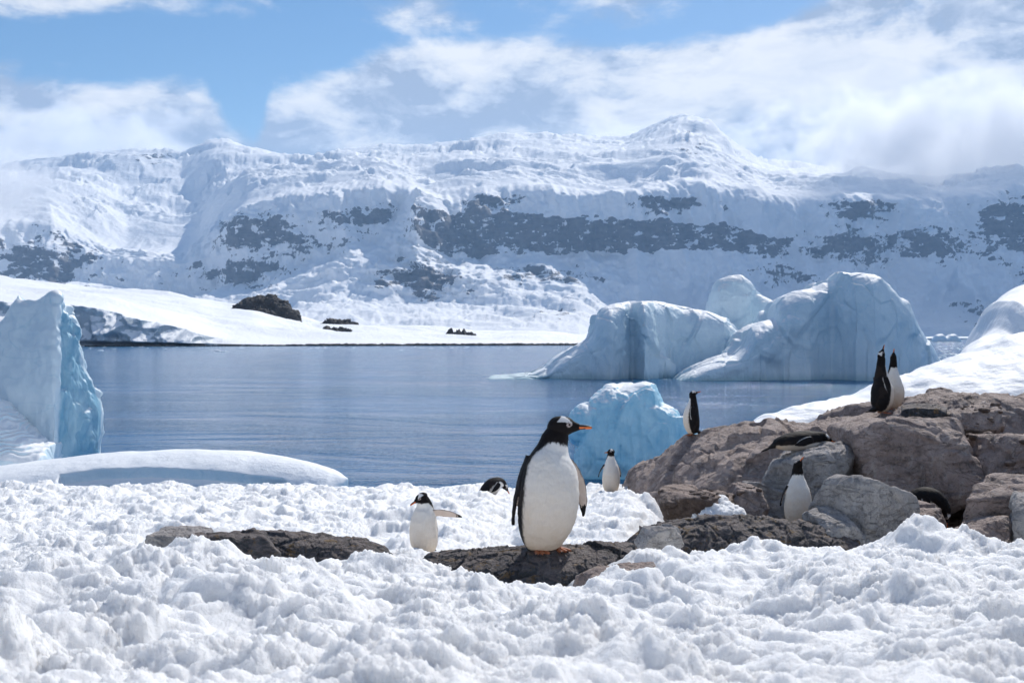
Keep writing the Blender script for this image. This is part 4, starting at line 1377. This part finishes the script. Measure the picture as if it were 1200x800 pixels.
def penguin(label, loc, heading, spine=None, head=(0, 0.012, 0.668), look=(0, 1, 0.0), head_up=(0, 0, 1), flippers=(), tail=((0, -0.10, 0.06), (0, -0.24, 0.02)),
            feet=True, throat=0.775, scale=1.0, voxel=0.0065, tilt=0.0, belly=1.95, lean=0.0, beak_open=False, foot_z=0.0, eye_ring=False, head_scale=1.0):
    """Local frame: belly to +y, up +z. heading: rotation about z. flippers: (root, tip direction, flat normal (outer face), length)"""
    spine = spine or STAND
    V, f, t, ph = tube_shell(spine, (1, 0, 0), 90, 64)
    # belly must be the +y side for an upright bird; the frame from tube_shell already gives that
    shells = [(V, f)]
    src = [(V, np.zeros(len(V)), t, ph)]
    F_, S_, U_ = head_frame(look, head_up)
    hc = np.array(head, float)
    hs = head_scale
    hv, hf = ell_shell(hc, (F_, S_, U_), (0.064 * hs, 0.046 * hs, 0.047 * hs), 28, 36)
    shells.append((hv, hf))
    src.append((hv, np.full(len(hv), 1.0), hv[:, 0] * 0, hv[:, 0] * 0))
    # face wedge running into the bill
    w0, w1 = hc + F_ * 0.030 * hs - U_ * 0.004, hc + F_ * 0.088 * hs - U_ * 0.007
    wv, wf, _, _ = tube_shell([(*(w0), .036 * hs, .036 * hs), (*(w0 * .6 + w1 * .4), .026 * hs, .026 * hs), (*(w0 * .25 + w1 * .75), .0165 * hs, .018 * hs), (*w1, .010 * hs, .012 * hs)], S_, 16, 24)
    shells.append((wv, wf))
    src.append((wv, np.full(len(wv), 1.0), wv[:, 0] * 0, wv[:, 0] * 0))
    # tail
    if tail:
        a, b = np.array(tail[0], float), np.array(tail[1], float)
        tv, tf, _, _ = tube_shell([(*a, .052, .040), (*(a * .6 + b * .4), .036, .016), (*(a * .15 + b * .85), .018, .007), (*b, .008, .004)], (1, 0, 0), 16, 20)
        shells.append((tv, tf))
        src.append((tv, np.full(len(tv), 2.0), tv[:, 0] * 0, tv[:, 0] * 0))
    # flippers, part of the same body
    for k, (root, dirs, outn, L) in enumerate(flippers):
        root = np.array(root, float)
        pts = [root]
        ds = [np.array(d, float) / np.linalg.norm(d) for d in (dirs if np.ndim(dirs[0]) else (dirs,))]
        nseg = 8
        wd = [.034, .041, .043, .042, .040, .036, .028, .017, .004]
        ctrl = []
        p = root.copy()
        for i in range(nseg + 1):
            q = i / nseg
            d = ds[min(int(q * len(ds)), len(ds) - 1)] if len(ds) == 1 else ds[0] * (1 - q) + ds[-1] * q
            d = d / np.linalg.norm(d)
            ctrl.append((*p, wd[i], 0.0085 if i > 0 else 0.016))
            p = p + d * (L / nseg)
        on = np.array(outn, float)
        d0 = ds[0]
        on = on - (on @ d0) * d0
        on /= np.linalg.norm(on)
        side = np.cross(d0, on)
        fv, ff, ft, fp = tube_shell(ctrl, side, 40, 32)
        shells.append((fv, ff))
        # outer face: signed across the thickness
        src.append((fv, np.full(len(fv), 3.0 + k), ft, fp))
    Vr, Nr, faces = remesh(shells, voxel, 3, 0.5)
    # colours from the nearest source shell
    allv = np.concatenate([s[0] for s in src])
    part = np.concatenate([s[1] for s in src])
    tt = np.concatenate([s[2] for s in src])
    pp = np.concatenate([s[3] for s in src])
    kd = KDTree(len(allv))
    for i, v in enumerate(allv):
        kd.insert(v, i)
    kd.balance()
    C = np.zeros_like(Vr)
    nz = fbm(Vr * np.array([60, 60, 34]), 4, 7, 0.6) * 0.07
    nz2 = fbm(Vr * 9, 3, 8)
    for i in range(len(Vr)):
        near = kd.find_n(Vr[i], 3)
        wsum = 0
        c = np.zeros(3)
        for (_, j, d) in near:
            w = 1.0 / (d + 1e-4)
            k = part[j]
            if k == 0:
                q, a = tt[j], abs(pp[j])
                lim = belly * min(1.0, 0.62 + 1.6 * max(0.0, throat - q))
                if q < 0.12:
                    lim = belly * 1.08
                # white flank, black back
                m = min(max((a + nz[i] - lim) / 0.10 + 0.5, 0), 1)
                th = min(max((q + nz[i] * 0.32 - throat - 0.016 * math.cos(pp[j])) / 0.012 + 0.5, 0), 1)
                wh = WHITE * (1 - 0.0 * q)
                dirt_shade = min(max((0.60 - q) / 0.50, 0), 1) * 1.0 + max(0, nz2[i]) * 0.18  # dirt plus painted shade, both growing towards the lower belly
                wh = wh * (1 - dirt_shade) + BUFF * dirt_shade
                bk = BLACK if nz2[i] < 0.2 else BLACK * 0.7 + BROWNBLACK * 0.3
                cc = wh * (1 - m) + bk * m
                cc = cc * (1 - th) + HEADC * th
            elif k == 1:
                dv = (Vr[i] - hc) / hs
                fx, sx, ux = dv @ F_ / 0.064, dv @ S_ / 0.046, dv @ U_ / 0.047
                ang = abs(math.atan2(sx, ux))
                wid = 0.13 + 0.36 * min(max((ang - 0.25) / 0.75, 0), 1)
                cen = 0.18 + 0.10 * ang
                m = 1.0 if (abs(fx - cen) < wid + nz[i] and ang < 1.10 and ux > 0.1) else 0.0
                cc = HEADC * (1 - m) + WHITE * m
                ex = math.hypot((fx - 0.62) * 1.3, (ux - 0.16) * 1.3)
                if ex < 0.26 and abs(sx) > 0.2:
                    cc = np.array([0.42, 0.36, 0.34]) if ex > 0.10 else HEADC
            elif k == 2:
                cc = BLACK * 0.75 + BROWNBLACK * 0.25
            else:
                q, a = tt[j], pp[j]
                # belly side of the shell frame is -outer or +outer: cos(phi)>0 is along B = T x S
                inner = math.cos(a) > 0.0
                edge = abs(math.sin(a))
                if inner:
                    cc = PINK * 0.85 + WHITE * 0.10
                    if q > 0.82 + nz[i] or abs(math.sin(a)) > 0.84:
                        cc = BLACK
                else:
                    cc = BLACK
                if not inner and math.sin(a) > 0.86 and q < 0.85 and q > 0.05:
                    cc = WHITE
            c = c + cc * w
            wsum += w
        C[i] = c / wsum
    # soft plumage relief
    Vr = Vr + Nr * (0.0018 * fbm(Vr * 45, 3, 9) + 0.0035 * fbm(Vr * np.array([9, 9, 16]), 3, 12))[:, None]
    root = bpy.data.objects.new("penguin", None)
    col.objects.link(root)
    root.empty_display_size = 0.2
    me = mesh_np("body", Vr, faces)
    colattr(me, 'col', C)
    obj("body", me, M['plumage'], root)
    # bill: dark ridge and tip, orange sides
    b0 = hc + F_ * 0.072 * hs - U_ * 0.0065
    b1 = hc + F_ * (0.142 * hs) - U_ * 0.012
    mid = (b0 + b1) / 2 + U_ * 0.0015
    bc = [(*b0, .0105, .0125), (*(b0 * .6 + mid * .4), .0095, .0115), (*mid, .0078, .0098), (*(mid * .4 + b1 * .6), .0055, .0075), (*(mid * .12 + b1 * .88), .0032, .0048), (*b1, .001, .0015)]
    bc = [(x, y, z, rx * hs * 1.05, ry * hs * 1.05) for x, y, z, rx, ry in bc]
    bv, bf, bt, bp = tube_shell(bc, S_, 36, 24)
    upd = ((bv - hc) @ U_) + 0.0065 + np.clip(bt - 0.0, 0, 1) * 0.0055
    cb = np.repeat(ORANGE[None], len(bv), 0)
    dark = (upd > 0.0045 * (1 - 0.6 * bt)) | (bt > 0.90) | ((upd < -0.0085 * (1 - bt)) & (bt < 0.45))
    cb[dark] = HEADC
    simple_mesh("beak", [(bv, bf)], [cb], M['horn'], root)
    for sgn in (-1, 1):
        ec = hc + F_ * 0.040 * hs + U_ * 0.0075 * hs + S_ * sgn * 0.0345 * hs
        ev, ef = ell_shell(ec, (F_, S_, U_), (0.0062 * hs, 0.0045 * hs, 0.0058 * hs), 10, 12)
        simple_mesh("eye", [(ev, ef)], [np.array([0.02, 0.008, 0.005])], M['horn'], root)
    if feet:
        for sgn in (-1, 1):
            sh, cs = [], []
            base = np.array([sgn * 0.058, -0.005, 0.018 + foot_z])
            for ang in (-0.42, 0.0, 0.42):
                d = np.array([math.sin(ang + sgn * 0.18), math.cos(ang + sgn * 0.18), 0])
                tipp = base + d * 0.092 + np.array([0, 0, -0.012])
                tv, tf, ttv, _ = tube_shell([(*base, .013, .013), (*(base * .6 + tipp * .4), .013, .010), (*(base * .15 + tipp * .85), .010, .008), (*(tipp + d * .012), .003, .003)], np.cross(d, (0, 0, 1)), 12, 12)
                cc = np.repeat((ORANGE * 0.42 + BUFF * 0.12)[None], len(tv), 0)
                cc[ttv > 0.86] = HEADC
                sh.append((tv, tf))
                cs.append(cc)
            # web
            wv, wf = ell_shell(base + np.array([sgn * 0.008, 0.042, -0.010]), (np.array([1, 0, 0]), np.array([0, 1, 0]), np.array([0, 0, 1])), (0.032, 0.040, 0.005), 10, 16)
            sh.append((wv, wf))
            cs.append(ORANGE * 0.36 + BUFF * 0.1)
            simple_mesh("foot", sh, cs, M['horn'], root)
    root.location = loc
    root.rotation_euler = (tilt, lean, heading)
    root.scale = (scale,) * 3
    tag(root, label, 'penguin', 'gentoo penguins on the snow and rocks')
    return root


def stand_flippers(lspread=0.12, rspread=0.12, back=0.12):
    """hanging flippers for an upright bird (own left is +x when the belly is +y seen from behind: x>0)"""
    return (((0.098, -0.022, 0.47), ((0.45 + lspread, -back, -1.0), (lspread * 0.3, -back, -1.0)), (1, -0.25, 0.1), 0.235),
            ((-0.098, -0.022, 0.47), ((-0.45 - rspread, -back, -1.0), (-rspread * 0.3, -back, -1.0)), (-1, -0.25, 0.1), 0.235))


def px_loc(x, y, Y):
    return tuple(at(x, y, Y))


def build_penguins():
    # heading 180 deg turns the belly (+y) towards the camera
    # 1 the large one: belly to the camera turned a little to its left (photo right), head in profile to the right
    h = R(180 + 31)
    ch, sh = math.cos(-h), math.sin(-h)

    def loc_dir(wx, wy, wz):           # world direction to this bird's frame
        return (wx * ch - wy * sh, wx * sh + wy * ch, wz)
    penguin("large penguin standing on the dark rock in the middle, head turned to the right", px_loc(641, 646, 6.42), h, look=loc_dir(1, -0.12, 0.03),
            spine=[(0.016, -0.03, 0.010, 0.055, 0.050), (0.016, -0.03, 0.030, 0.098, 0.092), (0.014, -0.015, 0.10, 0.136, 0.126), (0.008, 0.010, 0.20, 0.162, 0.152), (-0.002, 0.020, 0.31, 0.167, 0.154),
                   (-0.014, 0.010, 0.41, 0.158, 0.140), (-0.026, -0.004, 0.485, 0.136, 0.116), (-0.040, -0.012, 0.54, 0.101, 0.092), (-0.054, -0.012, 0.59, 0.080, 0.080), (-0.066, -0.006, 0.64, 0.066, 0.068), (-0.074, 0.0, 0.680, 0.040, 0.044)],
            head=(-0.084, 0.014, 0.684), flippers=(((0.082, -0.062, 0.525), ((0.42, -0.10, -1.0), (-0.02, -0.04, -1.0)), (1, -0.35, 0.1), 0.39),
                                       ((-0.135, -0.035, 0.49), ((-0.85, 0.10, -1.0), (0.10, 0.02, -1.0)), (-0.45, -0.9, -0.1), 0.35)),
            scale=1.03, voxel=0.0048, throat=0.79, belly=1.50, head_scale=1.20)
    # 2 small one at the left with the flipper held out
    penguin("small penguin in the snow at the left holding one flipper straight out", px_loc(497, 652, 11.6), R(180 - 25), look=(0.55, 0.8, -0.45), head=(0.012, 0.030, 0.585),
            spine=[(0, -0.035, 0.028, 0.045, 0.040), (0, -0.03, 0.045, 0.085, 0.080), (0, -0.012, 0.10, 0.125, 0.112), (0, 0.008, 0.20, 0.140, 0.132), (0, 0.010, 0.31, 0.135, 0.130),
                   (0, 0.0, 0.40, 0.118, 0.112), (0, -0.008, 0.46, 0.098, 0.092), (0, -0.006, 0.50, 0.080, 0.076), (0, 0.004, 0.54, 0.066, 0.066), (0, 0.016, 0.575, 0.052, 0.052), (0, 0.025, 0.595, 0.03, 0.034)],
            flippers=(((0.10, -0.03, 0.44), ((0.25, -0.3, -1.0), (0.05, -0.2, -1.0)), (1, -0.25, 0.1), 0.22),
                      ((-0.095, -0.02, 0.435), ((-1.0, -0.25, 0.02), (-1.0, -0.25, -0.32)), (0.05, -1.0, 0.45), 0.29)), throat=0.80, scale=1.04)
    # 3 preening one, half hidden behind the snow
    penguin("stooping penguin half hidden behind the crest of the snow with only its back showing", px_loc(577, 589, 18.4), R(-62), look=(0.35, 0.55, -0.9), head=(0.03, 0.20, 0.25),
            spine=[(0, -0.16, 0.03, 0.045, 0.040), (0, -0.15, 0.06, 0.09, 0.085), (0, -0.11, 0.14, 0.125, 0.118), (0, -0.04, 0.22, 0.135, 0.125), (0, 0.03, 0.275, 0.128, 0.115),
                   (0, 0.10, 0.30, 0.105, 0.095), (0, 0.15, 0.295, 0.08, 0.075), (0, 0.185, 0.275, 0.062, 0.06), (0, 0.205, 0.25, 0.04, 0.04)],
            flippers=(((0.11, 0.06, 0.31), ((0.5, -0.7, -0.6), (0.1, -0.9, -0.5)), (1, 0.1, 0.4), 0.22), ((-0.11, 0.06, 0.31), ((-0.5, -0.7, -0.6), (-0.1, -0.9, -0.5)), (-1, 0.1, 0.4), 0.22)),
            tail=((0, -0.2, 0.09), (0, -0.34, 0.03)), throat=0.84, feet=True, scale=1.05)
    # 4 the one by the blue berg, facing left
    penguin("penguin standing in the snow before the blue iceberg, bill pointing left", px_loc(716, 579, 18.6), R(180 + 12), look=(0.92, 0.42, 0.05), flippers=stand_flippers(0.30, 0.22, 0.25), scale=1.04, throat=0.80)
    # 5 on the ledge looking away to the right
    penguin("penguin seen side on at the top of the long rock ledge against the water", px_loc(811, 510, 17.5), R(78), look=(0.33, -0.84, 0.35), head=(0.0, -0.012, 0.672),
            flippers=(((0.10, -0.02, 0.47), ((0.30, 0.0, -1.0), (0.02, 0.0, -1.0)), (1, -0.2, 0.1), 0.24), ((-0.10, -0.02, 0.47), ((-0.25, 0.05, -1.0), (-0.02, 0.0, -1.0)), (-1, -0.2, 0.1), 0.24)),
            belly=1.30, scale=0.95, lean=R(0), throat=0.80, tilt=0)
    # 6, 7 the calling pair
    stretch = [(0, -0.035, 0.028, 0.045, 0.040), (0, -0.03, 0.045, 0.085, 0.080), (0, -0.012, 0.10, 0.128, 0.118), (0, 0.008, 0.20, 0.146, 0.138), (0, 0.012, 0.31, 0.142, 0.134),
               (0, 0.006, 0.41, 0.108, 0.102), (0, -0.004, 0.50, 0.085, 0.080), (0, -0.008, 0.57, 0.066, 0.062), (0, -0.006, 0.64, 0.054, 0.053), (0, -0.002, 0.70, 0.048, 0.049), (0, 0.0, 0.74, 0.036, 0.038)]
    penguin("black backed penguin of the calling pair, side on with bill straight up", px_loc(1033, 484.5, 16.0), R(-72), spine=stretch, look=(0.06, 0.20, 1.0), head_up=(0, -1, 0.2), head=(0, -0.004, 0.745),
            flippers=(((0.098, -0.02, 0.47), ((0.3, 0.25, -1.0), (0.02, 0.05, -1.0)), (1, -0.2, 0.1), 0.23), ((-0.098, -0.02, 0.47), ((-0.3, 0.25, -1.0), (-0.02, 0.08, -1.0)), (-1, -0.2, 0.1), 0.23)),
            throat=0.76, belly=1.45, scale=1.10, tilt=R(0))
    penguin("white fronted penguin of the calling pair, half hidden behind its mate", px_loc(1047, 480, 16.35), R(180 + 18), spine=stretch, look=(0.10, 0.18, 1.0), head_up=(0, -1, 0.2), head=(0, -0.004, 0.745),
            flippers=stand_flippers(0.05, 0.05, 0.15), throat=0.74, scale=1.0, belly=2.0)
    # 8 asleep on its belly
    penguin("penguin lying flat on its belly asleep on the grey boulder", px_loc(936, 528, 13.8), R(-84), look=(0.15, 1.0, -0.30), head_up=(0, 0.2, 1), head=(0.0, 0.285, 0.135),
            spine=[(0, -0.27, 0.065, 0.035, 0.030), (0, -0.24, 0.075, 0.070, 0.055), (0, -0.17, 0.088, 0.108, 0.080), (0, -0.07, 0.100, 0.128, 0.096), (0, 0.03, 0.108, 0.128, 0.104), (0, 0.12, 0.115, 0.112, 0.100),
                   (0, 0.19, 0.128, 0.088, 0.082), (0, 0.235, 0.138, 0.068, 0.066), (0, 0.275, 0.142, 0.050, 0.050), (0, 0.30, 0.14, 0.03, 0.03)],
            tail=((0, -0.25, 0.07), (0, -0.42, -0.01)), flippers=(((0.118, 0.11, 0.13), ((0.2, -1.0, -0.25), (0.15, -1.0, -0.30)), (1, 0.1, 0.35), 0.22), ((-0.118, 0.11, 0.13), ((-0.2, -1.0, -0.25), (-0.15, -1.0, -0.3)), (-1, 0.1, 0.35), 0.22)),
            feet=False, throat=0.82, belly=1.30, scale=1.13, tilt=R(0))
    # 9 head tipped back, belly to the camera
    penguin("penguin among the boulders facing the camera with its head tipped back", px_loc(935, 622, 12.45), R(180 + 4), look=(-0.22, 0.62, 0.80), head_up=(0, -0.8, 0.6), head=(0, -0.006, 0.672),
            flippers=stand_flippers(0.10, 0.06, 0.18), throat=0.765, scale=1.06)
    # 10 stooping behind the boulder
    penguin("stooping penguin with its head down between the boulders at the lower right", px_loc(1080, 619, 12.4), R(-118), look=(0.1, 0.25, -1.0), head_up=(0, 1, 0.2), head=(0.0, 0.235, 0.16),
            spine=[(0, -0.20, 0.04, 0.045, 0.040), (0, -0.19, 0.09, 0.09, 0.085), (0, -0.14, 0.17, 0.125, 0.118), (0, -0.06, 0.255, 0.135, 0.125), (0, 0.03, 0.315, 0.128, 0.115),
                   (0, 0.115, 0.32, 0.105, 0.095), (0, 0.18, 0.285, 0.08, 0.075), (0, 0.22, 0.23, 0.062, 0.06), (0, 0.238, 0.18, 0.046, 0.046), (0, 0.24, 0.15, 0.03, 0.03)],
            flippers=(((0.11, 0.06, 0.33), ((0.5, 0.1, -1.0), (0.1, 0.25, -1.0)), (1, 0.1, 0.2), 0.23), ((-0.11, 0.06, 0.33), ((-0.5, 0.1, -1.0), (-0.1, 0.25, -1.0)), (-1, 0.1, 0.2), 0.23)),
            tail=((0, -0.22, 0.12), (0, -0.36, 0.06)), throat=0.78, feet=True, scale=1.06, belly=1.3)
    # 11 cut off by the right edge
    penguin("penguin at the right edge mostly cut off by the frame", px_loc(1206, 574, 12.9), R(-78), look=(0.1, 0.9, -0.2), head_up=(0, 0.2, 1), head=(0.0, 0.24, 0.20),
            spine=[(0, -0.23, 0.065, 0.035, 0.030), (0, -0.20, 0.085, 0.070, 0.055), (0, -0.14, 0.108, 0.108, 0.080), (0, -0.05, 0.130, 0.128, 0.096), (0, 0.04, 0.150, 0.128, 0.104), (0, 0.11, 0.165, 0.112, 0.100),
                   (0, 0.165, 0.18, 0.088, 0.082), (0, 0.205, 0.19, 0.068, 0.066), (0, 0.24, 0.20, 0.050, 0.050), (0, 0.26, 0.20, 0.03, 0.03)],
            tail=((0, -0.2, 0.09), (0, -0.34, 0.04)), flippers=(((0.118, 0.09, 0.18), ((0.2, -1.0, -0.55), (0.15, -1.0, -0.60)), (1, 0.1, 0.35), 0.22), ((-0.118, 0.09, 0.18), ((-0.2, -1.0, -0.35), (-0.15, -1.0, -0.4)), (-1, 0.1, 0.35), 0.22)),
            feet=False, throat=0.82, belly=1.35)


build_penguins()
